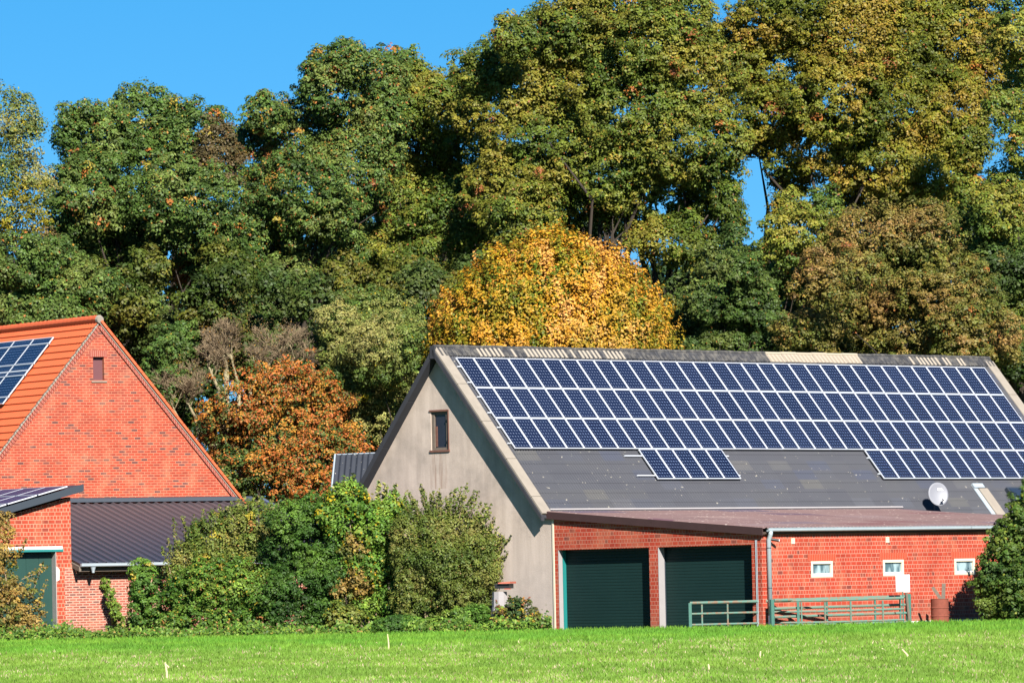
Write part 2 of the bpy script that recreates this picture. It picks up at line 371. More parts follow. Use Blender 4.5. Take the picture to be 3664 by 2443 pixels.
# roof: corrugated courses on the yard side
def corr(y0, y1, pitch, amp, rows, spp=6):
    n = int((y1 - y0) / pitch * spp); ys = np.linspace(y0, y1, n + 1); out = []
    for fpos in rows: out.append([fpos(y, amp * math.sin(2 * math.pi * y / pitch)) for y in ys])
    return out
m = MB(); rows = []; cl = .43; k = 0
sd = .0
while sd < 8.0:
    for q, off in ((sd, .0), (sd + cl * .999, .012)):
        rows.append(lambda y, a, q=q, off=off: (RX + q * cs + (off + a) * sn, y, RZ - q * sn + (off + a) * cs))
    sd += cl
m.sheet(corr(-.20, LEN, .123, .021, rows)); roof = obj('roof', m, M['barn_roof'], barn, smooth=False)
m = MB(); rl = math.atan2(9.31 - 3.4, 4.75)
a, b = (RX, 9.28), (RX - 4.85, 9.28 - 4.85 * math.tan(R(50.8)))
m.hexa([(a[0], -.25, a[1] - .1), (a[0], LEN, a[1] - .1), (b[0], LEN, b[1] - .1), (b[0], -.25, b[1] - .1), (a[0], -.25, a[1]), (a[0], LEN, a[1]), (b[0], LEN, b[1]), (b[0], -.25, b[1])])
obj('rear_roof', m, M['barn_roof'], barn)
# verges
def verge(y0, y1, s0, s1, seg, top=.05):
    m = MB(); q = s0
    while q < s1 - .02:
        e = min(q + seg, s1); p0 = slope(q + .006); p1 = slope(e - .006)
        o1 = (sn * top, cs * top); o0 = (sn * -.03, cs * -.03)
        P = lambda p, o, y: (p[0] + o[0], y, p[1] + o[1])
        m.hexa([P(p0, o0, y0), P(p0, o0, y1), P(p1, o0, y1), P(p1, o0, y0), P(p0, o1, y0), P(p0, o1, y1), P(p1, o1, y1), P(p1, o1, y0)]); q = e
    return m
obj('verge_strip', verge(-.60, -.16, -.02, 7.36, 1.66), M['pale_concrete'], barn, bevel=.012)
obj('verge_strip', verge(LEN - .32, LEN + .12, .12, 8, 1.66), M['pale_concrete'], barn, bevel=.012)
m = MB()
p0, p1 = slope(.0, -.031), slope(7.40, -.031)
m.hexa([(p0[0], -.64, p0[1] - .20), (p0[0], -.50, p0[1] - .20), (p1[0], -.50, p1[1] - .16), (p1[0], -.64, p1[1] - .16), (p0[0], -.64, p0[1]), (p0[0], -.50, p0[1]), (p1[0], -.50, p1[1]), (p1[0], -.64, p1[1])])
m.hexa([(p0[0], -.499, p0[1] - .08), (p0[0], LW + .34, p0[1] - .08), (p1[0], LW + .34, p1[1] - .08), (p1[0], -.499, p1[1] - .08), (p0[0], -.499, p0[1] - .02), (p0[0], LW + .34, p0[1] - .02), (p1[0], LW + .34, p1[1] - .02), (p1[0], -.499, p1[1] - .02)])
obj('verge_board', m, M['dark_concrete'], barn)
m = MB(); a2 = (RX, 9.30)
for q in range(4):
    t0, t1 = q / 4, (q + 1) / 4 - .004
    e0 = (a2[0] + (b[0] - .06 - a2[0]) * t0, a2[1] + (b[1] - a2[1]) * t0); e1 = (a2[0] + (b[0] - .06 - a2[0]) * t1, a2[1] + (b[1] - a2[1]) * t1)
    m.hexa([(e0[0], -.62, e0[1] - .22), (e0[0], -.245, e0[1] - .22), (e1[0], -.245, e1[1] - .22), (e1[0], -.62, e1[1] - .22), (e0[0], -.62, e0[1] + .04), (e0[0], -.245, e0[1] + .04), (e1[0], -.245, e1[1] + .04), (e1[0], -.62, e1[1] + .04)])
obj('verge_board', m, M['dark_concrete'], barn)
# ridge tiles
m = MB(); n = 35; pw = (LEN + .64) / n
for i in range(n):
    y0 = -.58 + i * pw; y1 = y0 + pw - .012; lift = .012 * (i % 2)
    pale = .0
    if 2 <= i <= 10: pale = .38
    if i in (4, 7): pale = .2
    if 20 <= i <= 25: pale = 1
    if 29 <= i <= 32: pale = .4
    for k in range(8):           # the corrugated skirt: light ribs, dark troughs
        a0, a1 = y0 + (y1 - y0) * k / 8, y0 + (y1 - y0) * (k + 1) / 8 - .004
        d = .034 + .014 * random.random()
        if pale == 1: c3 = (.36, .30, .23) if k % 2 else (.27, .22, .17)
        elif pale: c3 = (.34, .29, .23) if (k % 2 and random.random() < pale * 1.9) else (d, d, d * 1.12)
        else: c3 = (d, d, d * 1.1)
        dd = .36 + (.02 if k % 2 else 0)
        s0, s1 = slope(-.02, .05 + lift), slope(dd, .035 + lift + (.02 if k % 2 else 0))
        u0, u1 = slope(-.02, .03 + lift), slope(dd, .0 + lift)
        m.hexa([(u0[0], a0, u0[1]), (u0[0], a1, u0[1]), (u1[0], a1, u1[1]), (u1[0], a0, u1[1]), (s0[0], a0, s0[1]), (s0[0], a1, s0[1]), (s1[0], a1, s1[1]), (s1[0], a0, s1[1])], c3)
    d = .045 + .014 * random.random(); ct = (.38, .32, .24) if pale == 1 else (d, d * .98, d)
    m.tube([(RX, y0, RZ + .05 + lift), (RX, y1, RZ + .05 + lift)], .06, 8, True, ct)
    a0 = (RX - .3, 9.28 - .3 * 1.226 + .06)
    m.hexa([(RX - .02, y0, RZ), (a0[0], y0, a0[1] - .04), (a0[0], y1, a0[1] - .04), (RX - .02, y1, RZ), (RX - .02, y0, RZ + .06), (a0[0], y0, a0[1]), (a0[0], y1, a0[1]), (RX - .02, y1, RZ + .06)], (d, d, d))
obj('ridge_cap', m, M['ridge'], roof)
m = MB(); m.box(RX - .12, -.64, RZ - .35, RX + .10, -.56, RZ + .07); obj('ridge_end_cap', m, M['dark_concrete'], roof)
# pale eave filler strip above the lean-to roof
m = MB(); e0, e1, f0, f1 = slope(7.15, .03), slope(7.21, .02), slope(7.15, .045), slope(7.21, .045)
yy = -.12
while yy < 17.3:
    z2 = yy + .118
    m.hexa([(e0[0], yy, e0[1]), (e0[0], z2, e0[1]), (e1[0], z2, e1[1]), (e1[0], yy, e1[1]), (f0[0], yy, f0[1]), (f0[0], z2, f0[1]), (f1[0], z2, f1[1]), (f1[0], yy, f1[1])]); yy += .123
obj('eave_flashing', m, M['grey_plaster'], barn)
# fire wall coping low on the roof at the far end, with its metal flashing
rp0 = bw(RX, 0, RZ); rN = (GX * sn + ZV * cs)
def onroof(x, y, off=0): return bl(hit(x, y, rp0 + rN * off, rN))
A, B = onroof(2232, 1122), onroof(2302, 1184)
s_a = (A.x - RX) / cs; s_b = (B.x - RX) / cs; y_c = (A.y + B.y) / 2
cop = obj('firewall_coping', verge(y_c - .05, y_c + .42, s_a + .05, 7.9, 1.4, .10), M['pale_concrete'], barn, bevel=.012)
m = MB()
for (o0, o1, ya, yb) in ((.03, .05, y_c - .26, y_c - .06),):
    q0, q1 = slope(s_a - .1, o0), slope(7.9, o0); r0, r1 = slope(s_a - .1, o1), slope(7.9, o1)
    m.hexa([(q0[0], ya, q0[1]), (q0[0], yb, q0[1]), (q1[0], yb, q1[1]), (q1[0], ya, q1[1]), (r0[0], ya, r0[1]), (r0[0], yb, r0[1]), (r1[0], yb, r1[1]), (r1[0], ya, r1[1])])
q0, q1 = slope(s_a - .16, .03), slope(s_a + .03, .03); r0, r1 = slope(s_a - .16, .11), slope(s_a + .03, .11)
m.hexa([(q0[0], y_c - .26, q0[1]), (q0[0], y_c + .3, q0[1]), (q1[0], y_c + .3, q1[1]), (q1[0], y_c - .26, q1[1]), (r0[0], y_c - .26, r0[1]), (r0[0], y_c + .3, r0[1]), (r1[0], y_c + .3, r1[1]), (r1[0], y_c - .26, r1[1])])
obj('flashing', m, M['zinc'], cop)
# skylight at the far right
A = onroof(2322, 1146); s0 = (A.x - RX) / cs
m = MB(); h0, h1 = slope(s0 - .45, .0), slope(s0 + .45, .0); k0, k1 = slope(s0 - .45, .14), slope(s0 + .45, .14)
m.hexa([(h0[0], A.y, h0[1]), (h0[0], A.y + .8, h0[1]), (h1[0], A.y + .8, h1[1]), (h1[0], A.y, h1[1]), (k0[0], A.y, k0[1]), (k0[0], A.y + .8, k0[1]), (k1[0], A.y + .8, k1[1]), (k1[0], A.y, k1[1])])
sk = obj('skylight', m, M['anthracite'], barn)
m = MB(); k0, k1 = slope(s0 - .38, .145), slope(s0 + .38, .145); j0, j1 = slope(s0 - .38, .155), slope(s0 + .38, .155)
m.hexa([(k0[0], A.y + .07, k0[1]), (k0[0], A.y + .73, k0[1]), (k1[0], A.y + .73, k1[1]), (k1[0], A.y + .07, k1[1]), (j0[0], A.y + .07, j0[1]), (j0[0], A.y + .73, j0[1]), (j1[0], A.y + .73, j1[1]), (j1[0], A.y + .07, j1[1])])
obj('pane', m, M['skyglass'], sk)

# ------------------------------------------------------------------ solar panels
def panel_meshes(wd, ln, cellmat, nm):
    t, th = .028, .04
    f = MB()
    f.box(0, 0, 0, wd, t, th); f.box(0, ln - t, 0, wd, ln, th); f.box(0, t, 0, t, ln - t, th); f.box(wd - t, t, 0, wd, ln - t, th)
    f.box(t, t, 0, wd - t, ln - t, .01)
    c2 = MB(); c2.box(t, t, .012, wd - t, ln - t, th - .006)
    return f, c2
def mk(name, mb, mat):
    me = bpy.data.meshes.new(name); me.from_pydata(mb.v, [], mb.f); me.materials.append(mat); return me
PW, PL = .82, 1.67 * .82 / 1.01
f, c2 = panel_meshes(PW - .022, PL - .018, M['cells'], 'p'); me_f, me_c = mk('panel_frame', f, M['alu']), mk('panel_cells', c2, M['cells'])
def panel(mat4, label, group, mf, mc):
    o = thing('solar_panel', label, 'solar panel', (0, 0, 0), 0, group); o.matrix_world = mat4
    for nm, me in (('frame', mf), ('cell_sheet', mc)):
        q = bpy.data.objects.new(nm, me); COL.objects.link(q); q.parent = o
    return o
def mat_from(o, ex, ey, ez): return Matrix(((ex.x, ey.x, ez.x, o.x), (ex.y, ey.y, ez.y, o.y), (ex.z, ey.z, ez.z, o.z), (0, 0, 0, 1)))
SDW = GX * cs - ZV * sn; NW = rN
PO = Vector((-1.869, 196.646, 9.0)) - NW * .04        # underside of the grid's top left corner
def barn_panel(i, j, lab, grp):
    # local x along the barn, local y up the slope
    o = PO + LY * (i * .82 + .011) + SDW * ((j + 1) * PL - .009)
    jit = NW * random.uniform(-.003, .003)
    panel(mat_from(o + jit, LY, -SDW, NW), lab, grp, me_f, me_c)
for j, nm in enumerate(('top', 'second', 'third')):
    for i in range(33):
        lab = f'navy solar panel, {ORD[i+1]} from the left in the {nm} row on the barn roof'
        if i == 0: lab = f'navy solar panel at the left gable end of the {nm} row on the barn roof'
        if i == 32: lab = f'navy solar panel at the far right end of the {nm} row on the barn roof'
        barn_panel(i, j, lab, 'solar panels on the long barn roof')
def idx(x, y, j): return bl(hit(x, y, PO + NW * .04, NW)).y / .82
ia = round(idx(1468, 1033, 3), 2); ib = round(idx(1988, 1036, 3), 2)
for k in range(5):
    barn_panel(ia + k, 3, f'navy solar panel, {ORD[k+1]} from the left in the separate block of five below', 'solar panels on the long barn roof')
for k in range(11):
    barn_panel(ib + k, 3, f'navy solar panel, {ORD[k+1]} from the left in the short row above the satellite dish', 'solar panels on the long barn roof')
def rail(i0, i1, sd, lab):
    m = MB(); m.box(0, -.02, -.05, (i1 - i0) * .82, .02, -.004)
    o = obj('mounting_rail', m, M['alu']); o.matrix_world = mat_from(PO + LY * (i0 * .82) + SDW * sd, LY, -SDW, NW)
    tag(o, lab, 'rail', 'rails carrying the solar panels')
for j, nm in enumerate(('top', 'second', 'third')):
    for q, wq in ((.28, 'upper'), (.80, 'lower')):
        rail(-.16, 33.1, (j + q) * PL, f'{wq} aluminium rail under the {nm} long row of solar panels')
rail(ia - 1.0, ia + 5.25, (3 + .2) * PL, 'upper bare aluminium rail poking out left of the block of five panels')
rail(ia - 1.02, ia + 5.15, (3 + .85) * PL, 'lower bare aluminium rail poking out left of the block of five panels')
rail(ib - .1, ib + 11, (3 + .25) * PL, 'upper aluminium rail under the short lower right row of panels')
rail(ib - .1, ib + 11, (3 + .8) * PL, 'lower aluminium rail under the short lower right row of panels')

# ================================================================== LEAN-TO SHED with the garage doors
shed = thing('garage_shed', 'red brick lean-to with two dark green garage doors and low reddish roof', 'shed', BO, BROT)
m = MB()
m.wall([(4.592, 0), (4.76, 0), (4.76, 2.58), (8.76, 2.58), (8.76, 0), (9.15, 0), (9.15, 2.58), (13.14, 2.58), (13.14, 0), (GW, 0), (GW, 3.0), (4.592, 3.66)], [], fn, .28)
obj('door_wall', m, M['shed_brick'], shed)
wins = [(2.028, 1.513, 3.064, 2.026), (5.485, 1.516, 6.502, 2.033), (9.008, 1.512, 10.038, 2.034), (12.5, 1.515, 13.52, 2.035)]
m = MB()
m.wall([(LW + .282, 0), (30, 0), (30, 2.98), (LW + .282, 2.98)], [[(a, b), (a, d), (c2, d), (c2, b)] for a, b, c2, d in wins], lambda a, b, t: (GW - t, a, b), .28)
obj('window_wall', m, M['shed_brick'], shed)
m = MB(); m.box(GW - .003, LW, 0, GW + .0, LW + .281, 2.98)
m = MB(); m.box(4.7, LW + .6, 0, 13.2, 29.9, .05); obj('floor_slab', m, M['grey_concrete'], shed)
m = MB(); m.box(GW, 1.0, 0, GW + .06, 30, .07); obj('plinth', m, M['white_plaster'], shed)
# roof, gently sagging corrugated sheets from the barn eave down to the gutter
def lt_top(y):
    # upper edge: follows the barn eave, drops and runs out lower at the far end
    d = 0 if y < 17 else .052 * (y - 17)
    return d
def shedroof(q):
    def f(y, a):
        d = lt_top(y); z1 = 3.83 - d; sdd = (RZ - z1) / sn; x1 = RX + sdd * cs
        x = x1 + (13.80 - x1) * q; z = z1 + (3.085 - z1) * q
        z += (.018 * math.sin(y * .9 + 1) + .014 * math.sin(y * .37)) * math.sin(math.pi * q) + a
        return (x, y, z)
    return f
rows = []
for q in np.linspace(0, 1, 15): rows.append(shedroof(float(q)))
m = MB(); m.sheet(corr(LW - .11, 30, .177, .022, rows)); 
srf = obj('roof', m, M['shed_roof'], shed)
m = MB(); seg = 4
for i in range(seg):
    x0, x1 = 4.26 + (13.72 - 4.26) * i / seg, 4.26 + (13.72 - 4.26) * (i + 1) / seg - .01
    zf = lambda x: 3.80 - (x - 4.26) / 9.5 * .745
    m.hexa([(x0, LW - .12, zf(x0) - .20), (x0, LW - .08, zf(x0) - .20), (x1, LW - .08, zf(x1) - .20), (x1, LW - .12, zf(x1) - .20), (x0, LW - .12, zf(x0) + .035), (x0, LW - .08, zf(x0) + .035), (x1, LW - .08, zf(x1) + .035), (x1, LW - .12, zf(x1) + .035)])
obj('fascia_board', m, M['brown_board'], shed)
m = MB(); x0, x1 = 4.6, 13.72
m.hexa([(x0, LW - .078, zf(x0) - .17), (x0, LW, zf(x0) - .17), (x1, LW, zf(x1) - .17), (x1, LW - .078, zf(x1) - .17), (x0, LW - .078, zf(x0) - .14), (x0, LW, zf(x0) - .14), (x1, LW, zf(x1) - .14), (x1, LW - .078, zf(x1) - .14)])
m.box(GW, LW - .1, 2.90, GW + .12, 30, 2.965); obj('soffit', m, M['dark_wood'], shed)
# gutter and downpipe
m = MB(); n = 8; prof = [(-.06, .055)] + [(-.06 * math.cos(math.pi * k / n), -.06 * math.sin(math.pi * k / n)) for k in range(n + 1)] + [(.06, .052)]
gx0 = GW + .20
for y0, y1 in ((-.20, 9.6), (9.62, 20), (20.02, 30)):
    m.sheet([[(gx0 + a, y, 3.025 + b2) for a, b2 in prof] for y in (y0, y1)])
    m.tube([(gx0 + .062, y0, 3.078), (gx0 + .062, y1, 3.078)], .011, 6)
for yy in (-.20,):
    m.add([(gx0 + a, yy, 3.025 + b2) for a, b2 in prof], [tuple(range(len(prof)))])
gut = obj('gutter', m, M['zinc'], shed)
m = MB(); m.tube([(gx0, -.06, 2.98), (gx0, -.06, 2.90), (GW + .09, -.03, 2.72), (GW + .09, -.03, .35)], .072, 12); 
dp = obj('downpipe', m, M['zinc'], shed, smooth=True)
m = MB(); m.tube([(GW + .09, -.03, .36), (GW + .09, -.03, .0)], .08, 12); obj('pipe_foot', m, M['white_sheet'], dp)
m = MB()
for z in (2.45, 1.2): m.tube([(GW + .09, -.03, z), (GW + .09, -.03, z + .025)], .078, 12)
obj('pipe_clip', m, M['anthracite'], dp)
m = MB(); m.tube([(13.33, LW - .02, 2.72), (13.33, LW - .02, 0)], .012, 6); m.tube([(13.38, LW - .02, 2.72), (13.38, LW - .02, 0)], .010, 6); obj('cable_conduit', m, M['zinc'], shed)
# garage doors: reveals, guide rail, curtain of slats
for k, (x0, x1) in enumerate(((4.76, 8.76), (9.15, 13.14))):
    d = MB(); z = 0.0; sl = .1
    while z < 2.5:
        zt = min(z + sl, 2.58)
        prof2 = [(LW + .337, z), (LW + .330, z + .012), (LW + .330, zt - .012), (LW + .337, zt - .003)]
        d.sheet([[(x, a, b2) for x in (x0 - .02, x1 + .02)] for a, b2 in prof2]); z = zt
    dr = tag(obj('garage_door', d, M['shutter'], shed))
    m = MB(); m.box(x0 + .001, LW - .006, 0, x0 + .014, LW + (.175 if k == 0 else .275), 2.578) ; obj('reveal_lining', m, M['grey_plaster'], dr)
    m = MB(); m.box(x0 + .002, LW + (.178 if k == 0 else .281), 0, x0 + (.03 if k == 0 else .012), LW + .327, 2.577)
    obj('guide_rail', m, M['teal'] if k == 0 else M['anthracite'], dr)
    m = MB(); m.box(x0 - .1, LW + .35, 2.3, x1 + .1, LW + .6, 2.9); obj('shutter_box', m, M['black'], dr)
# shed windows
for a, b, c2, d in wins:
    t = .09; m = MB()
    m.box(GW - .10, a, b, GW + .012, c2, b + t); m.box(GW - .10, a, d - t, GW + .012, c2, d); m.box(GW - .10, a, b + t, GW + .012, a + t, d - t); m.box(GW - .10, c2 - t, b + t, GW + .012, c2, d - t)
    wn = obj('window', m, M['cream'], shed, bevel=.008)
    m = MB(); m.box(GW - .07, a + t, b + t, GW - .05, c2 - t, d - t); obj('pane', m, M['frosted'], wn)
    m = MB(); m.hexa([(GW - .048, a + t, b + t), (GW + .02, a + t, b + t - .012), (GW + .02, c2 - t, b + t - .012), (GW - .048, c2 - t, b + t), (GW - .048, a + t, b + t + .035), (GW + .02, a + t, b + t + .004), (GW + .02, c2 - t, b + t + .004), (GW - .048, c2 - t, b + t + .035)]); obj('sill', m, M['white_paint'], wn)
    m = MB(); m.box(GW - .02, a - .15, d + .004, GW + .004, c2 + .15, d + .225); obj('soldier_course', m, M['soldier'], wn)
for y in (1.205, 5.734, 10.851):
    m = MB(); m.box(GW, y - .075, 2.585, GW + .02, y + .075, 2.625); m.box(GW, y - .075, 2.655, GW + .02, y + .075, 2.69); m.box(GW, y - .075, 2.72, GW + .02, y + .075, 2.755); m.box(GW, y - .085, 2.58, GW + .006, y + .085, 2.76)
    obj('air_brick', m, M['cream'], shed)
# flood light on the corner
o = thing('security_camera', 'small dark security camera on the shed corner beside the downpipe', 'camera', bw(GW + .002, .02, 2.74), BROT)
m = MB(); m.box(0, -.03, -.03, .10, .03, .03); obj('bracket', m, M['anthracite'], o)
m = MB(); m.tube([(.10, -.02, .0), (.26, .22, -.05)], .045, 10); obj('housing', m, M['black'], o)
m = MB(); m.tube([(.262, .222, -.05), (.275, .24, -.053)], .035, 10); obj('lens', m, M['white_sheet'], o)

# ------------------------------------------------------------------ rear annexe seen left of the gable
an = thing('rear_annexe', 'low annexe with dark corrugated roof behind the left side of the barn', 'building', BO, BROT)
P0 = at(770, 1044, 206.5); P1 = at(866, 1040, 205.6); P2 = at(762, 1122, 204.6)
m = MB(); a, b, c3 = bl(P0), bl(P1), bl(P2); 
e1 = (b - a); e2 = (c3 - a) * 1.3; nrm = e2.cross(e1).normalized()
if nrm.z < 0: nrm = -nrm
gr = []
for i in range(4):
    row = []
    for k in range(0, 97):
        q = k / 96 * 1.6; row.append(a + e1 * q + e2 * (i / 3) + nrm * (.03 * math.sin(q / 1.6 * 96 * math.pi / 4)))
    gr.append(row)
m.sheet(gr); obj('roof', m, M['annexe_roof'], an)
m = MB(); m.tube([a, a + e2], .045, 6); m.tube([a, a + e1 * 1.6], .03, 6); obj('roof_edge', m, M['zinc'], an)
m = MB(); q0, q1, q2, q3 = a + e2, a + e1 * 1.6 + e2, a + e1 * 1.6, a
for u, v in ((q0, q1), (q1, q2), (q2, q3), (q3, q0)):
    m.add([(u.x, u.y, 0), (v.x, v.y, 0), v - Vector((0, 0, .1)), u - Vector((0, 0, .1))], [(0, 1, 2, 3)])
obj('wall', m, M['stucco'], an)

# ------------------------------------------------------------------ satellite dish
DP = bl(hit(2145, 1181, bw(6.2, 20, 3.7), GX)); dpw = hit(2146, 1178, rp0 + rN * .02, rN)
dish = thing('satellite_dish', 'round grey satellite dish on a short mast at the barn roof eave', 'satellite dish', dpw)
scl = dpw.y / (F / K)         # metres per picture pixel there
ctr = at(2154, 1135, dpw.y - .35); cl_ = ctr - dpw
fwd = Vector((.30, -.93, .20)).normalized(); ex = fwd.cross(ZV).normalized(); ey = ex.cross(fwd)
ex, ey = ex, ey
m = MB(); rr = 26.5 * scl; rings = 7; seg = 36; vs2 = []; fs = []
for off in (0, .015):
    for i in range(rings + 1):
        r = rr * i / rings
        for k in range(seg):
            t = 2 * math.pi * k / seg; vs2.append(cl_ + ex * (r * math.cos(t) * .92) + ey * (r * math.sin(t) * 1.04) + fwd * (.06 * (i / rings) ** 2 - off))
nn = (rings + 1) * seg
for q in (0, nn):
    for i in range(rings):
        for k in range(seg):
            f4 = (q + i * seg + k, q + i * seg + (k + 1) % seg, q + (i + 1) * seg + (k + 1) % seg, q + (i + 1) * seg + k); fs.append(f4 if q == 0 else f4[::-1])
for k in range(seg): a, b = rings * seg + k, rings * seg + (k + 1) % seg; fs.append((a, b, nn + b, nn + a))
m.add(vs2, fs); dd = obj('reflector', m, M['dish'], dish, smooth=True)
m = MB(); q = cl_ + ey * (rr * .42) + ex * (-rr * .0) + fwd * .035; m.obox(q, ex * .16, ey * .045, fwd * .006)
q = cl_ + fwd * .035
lg = MB(); sgn = 1 if ex.x > 0 else -1
lg.obox(cl_ + ey * (rr * .34) + ex * sgn * (rr * .02) + fwd * .018, ex * sgn * (rr * .62), ey * (rr * .2), fwd * .008); obj('maker_plate', lg, M['white_sheet'], dd)
m = MB(); tip = cl_ + fwd * .34 - ey * (rr * .55) + ex * sgn * (rr * .25); m.tube([cl_ - ey * rr * .98, tip], .014, 6); obj('feed_arm', m, M['anthracite'], dish)
m = MB(); m.tube([tip - fwd * .02, tip - fwd * .13], .045, 10); obj('receiver', m, M['white_paint'], dish)
m = MB(); m.tube([Vector((0, 0, -.25)), Vector((0, 0, cl_.z)), cl_ - fwd * .03], .028, 8); obj('mast', m, M['anthracite'], dish)

# ================================================================== LEFT FARM HOUSE, its low hall and the brick garage
HA = R(31); HO = Vector((-15.30, 202.0, 0)); HX = Vector((math.cos(HA), math.sin(HA), 0)); HY = Vector((-math.sin(HA), math.cos(HA), 0))
def hw(x, y, z): return HO + HX * x + HY * y + ZV * z
def hl(P): d = P - HO; return Vector((d.dot(HX), d.dot(HY), P.z))
RG = 7.7
house = thing('brick_farmhouse', 'tall red brick gable house with orange tiled roof at the left edge', 'house', HO, HA)
AX, AZ = 5.47, 11.10; tp = 6.345 / 5.5; HP = math.atan(tp)
hf = lambda a, b, t: (a, RG + t, b)
m = MB(); zb = AZ - tp * 6.4
m.wall([(AX - 6.4, 0), (AX + 6.4, 0), (AX + 6.4, zb), (AX, AZ - .02), (AX - 6.4, zb)], [[(5.215, 9.04), (5.215, 9.86), (5.65, 9.86), (5.65, 9.04)]], hf, .36)
m.box(AX - 6.4, RG + .37, 0, AX - 6.05, RG + 22, zb); m.box(AX + 6.05, RG + .37, 0, AX + 6.4, RG + 22, zb)
obj('wall', m, M['house_brick'], house)
m = MB(); m.box(5.16, RG + .14, 9.0, 5.70, RG + .2, 9.9); hwn = obj('loft_hatch', m, M['maroon'], house)
m = MB(); m.box(5.215, RG - .02, 9.864, 5.65, RG + .02, 9.866); m.box(5.08, RG - .006, 9.862, 5.79, RG + .04, 10.09); obj('soldier_course', m, M['soldier_old'], hwn)
m = MB(); m.hexa([(5.13, RG - .05, 8.97), (5.74, RG - .05, 8.97), (5.74, RG + .14, 8.99), (5.13, RG + .14, 8.99), (5.13, RG - .05, 9.0), (5.74, RG - .05, 9.0), (5.74, RG + .14, 9.038), (5.13, RG + .14, 9.038)]); obj('sill', m, M['pale_concrete'], hwn)
# tiled roof: courses of curved tiles with shadow-casting lower edges
def hslope(side, sd, off): # side -1 left, +1 right
    return (AX + side * (sd * math.cos(HP) + off * math.sin(HP)), AZ - sd * math.sin(HP) + off * math.cos(HP))
for side in (-1, 1):
    m = MB(); rows = []; ch = .345; sd = .0
    while sd < 8.9:
        for q, off in ((sd, .03), (sd + ch * .995, .075)):
            rows.append(lambda y, a, q=q, off=off, side=side: (hslope(side, q, off + a)[0], y, hslope(side, q, off + a)[1]))
        sd += ch
    gr = corr(RG - .10, RG + 22, .22, .016, rows, 6); m.sheet(gr if side < 0 else [r[::-1] for r in gr])
    rf = obj('roof', m, M['orange_tile'], house)
    if side < 0: rf0 = rf
m = MB(); y = RG - .06
while y < RG + 22:
    m.tube([(AX, y, AZ + .075), (AX, y + .33, AZ + .105)], [.125, .15], 10); y += .33
obj('ridge_cap', m, M['orange_tile'], rf0, smooth=False)
m = MB(); m.tube([(AX, RG - .14, AZ + .07), (AX, RG - .02, AZ + .09)], [.13, .16], 10); obj('ridge_end_cap', m, M['pale_concrete'], rf0)
# right verge: brick band, pale board and orange tile edge; left verge: mortared brick edge
def hverge(side, y0, y1, o0, o1, s0, s1, seg=None, gap=.0):
    m = MB(); q = s0; seg = seg or (s1 - s0)
    while q < s1 - .01:
        e = min(q + seg, s1); a, b = q, e - gap
        p = [hslope(side, a, o0), hslope(side, b, o0), hslope(side, b, o1), hslope(side, a, o1)]
        m.hexa([(p[0][0], y0, p[0][1]), (p[1][0], y0, p[1][1]), (p[1][0], y1, p[1][1]), (p[0][0], y1, p[0][1]), (p[3][0], y0, p[3][1]), (p[2][0], y0, p[2][1]), (p[2][0], y1, p[2][1]), (p[3][0], y1, p[3][1])]); q = e
    return m
obj('verge_bricks', hverge(1, RG - .07, RG - .002, -.16, -.05, .12, 8.6, .255, .012), M['soldier_old'], house)
obj('verge_board', hverge(1, RG - .10, RG - .05, -.048, .045, .05, 8.75), M['pale_concrete'], house)
obj('verge_tiles', hverge(1, RG - .17, RG - .101, .0, .085, .0, 8.8, .345, .02), M['orange_tile'], house)
obj('verge_mortar', hverge(-1, RG - .05, RG - .003, -.05, .03, .05, 8.8, .13, .02), M['pale_concrete'], house)
obj('verge_bricks', hverge(-1, RG - .03, RG - .004, -.22, -.06, .2, 8.6, .13, .035), M['soldier_old'], house)
# panels on the house roof
NH = HX * -math.sin(HP) + ZV * math.cos(HP); SH = HX * -math.cos(HP) - ZV * math.sin(HP)
hp0 = hw(AX, RG, AZ)
TR = hit(1075 / 5.6 / K, (1120 + 470 / 5.6) / K, hp0 + NH * .20, NH)
BRC = hit(130 / 5.6 / K, (1120 + 1560 / 5.6) / K, hp0 + NH * .20, NH)
pitch_r = (hit(690 / 5.6 / K, (1120 + 505 / 5.6) / K, hp0 + NH * .2, NH) - TR).length
hl_ = (hit(450 / 5.6 / K, (1120 + 1150 / 5.6) / K, hp0 + NH * .2, NH) - TR).dot(SH)
print('house panel', pitch_r, hl_, hl(TR), hl(BRC))
f, c2 = panel_meshes(pitch_r - .015, hl_ - .012, M['cells'], 'h'); mf2, mc2 = mk('house_panel_frame', f, M['alu']), mk('house_panel_cells', c2, M['cells'])
for j, rn in enumerate(('upper', 'lower')):
    for i, cn in enumerate(('nearest the gable', 'in the middle column', 'farthest from the gable')):
        o = TR + HY * (i + 1) * pitch_r + SH * ((j + 1) * hl_) - NH * .04
        panel(mat_from(o, -HY, -SH, NH), f'solar panel on the orange house roof, {rn} row, {cn}', 'solar panels on the orange roof', mf2, mc2)
for q, nm in ((.2, 'first'), (.8, 'second'), (1.15, 'third'), (1.8, 'lowest')):
    m = MB(); m.box(-.06, -.02, -.05, pitch_r * 3, .02, -.004); o = obj('mounting_rail', m, M['alu'])
    o.matrix_world = mat_from(TR + SH * (q * hl_) - NH * .04, HY, -SH, -HY.cross(-SH) if False else HY.cross(-SH).normalized())
    tag(o, f'{nm} aluminium rail from the ridge under the panels on the orange roof', 'rail', 'rails on the orange roof')

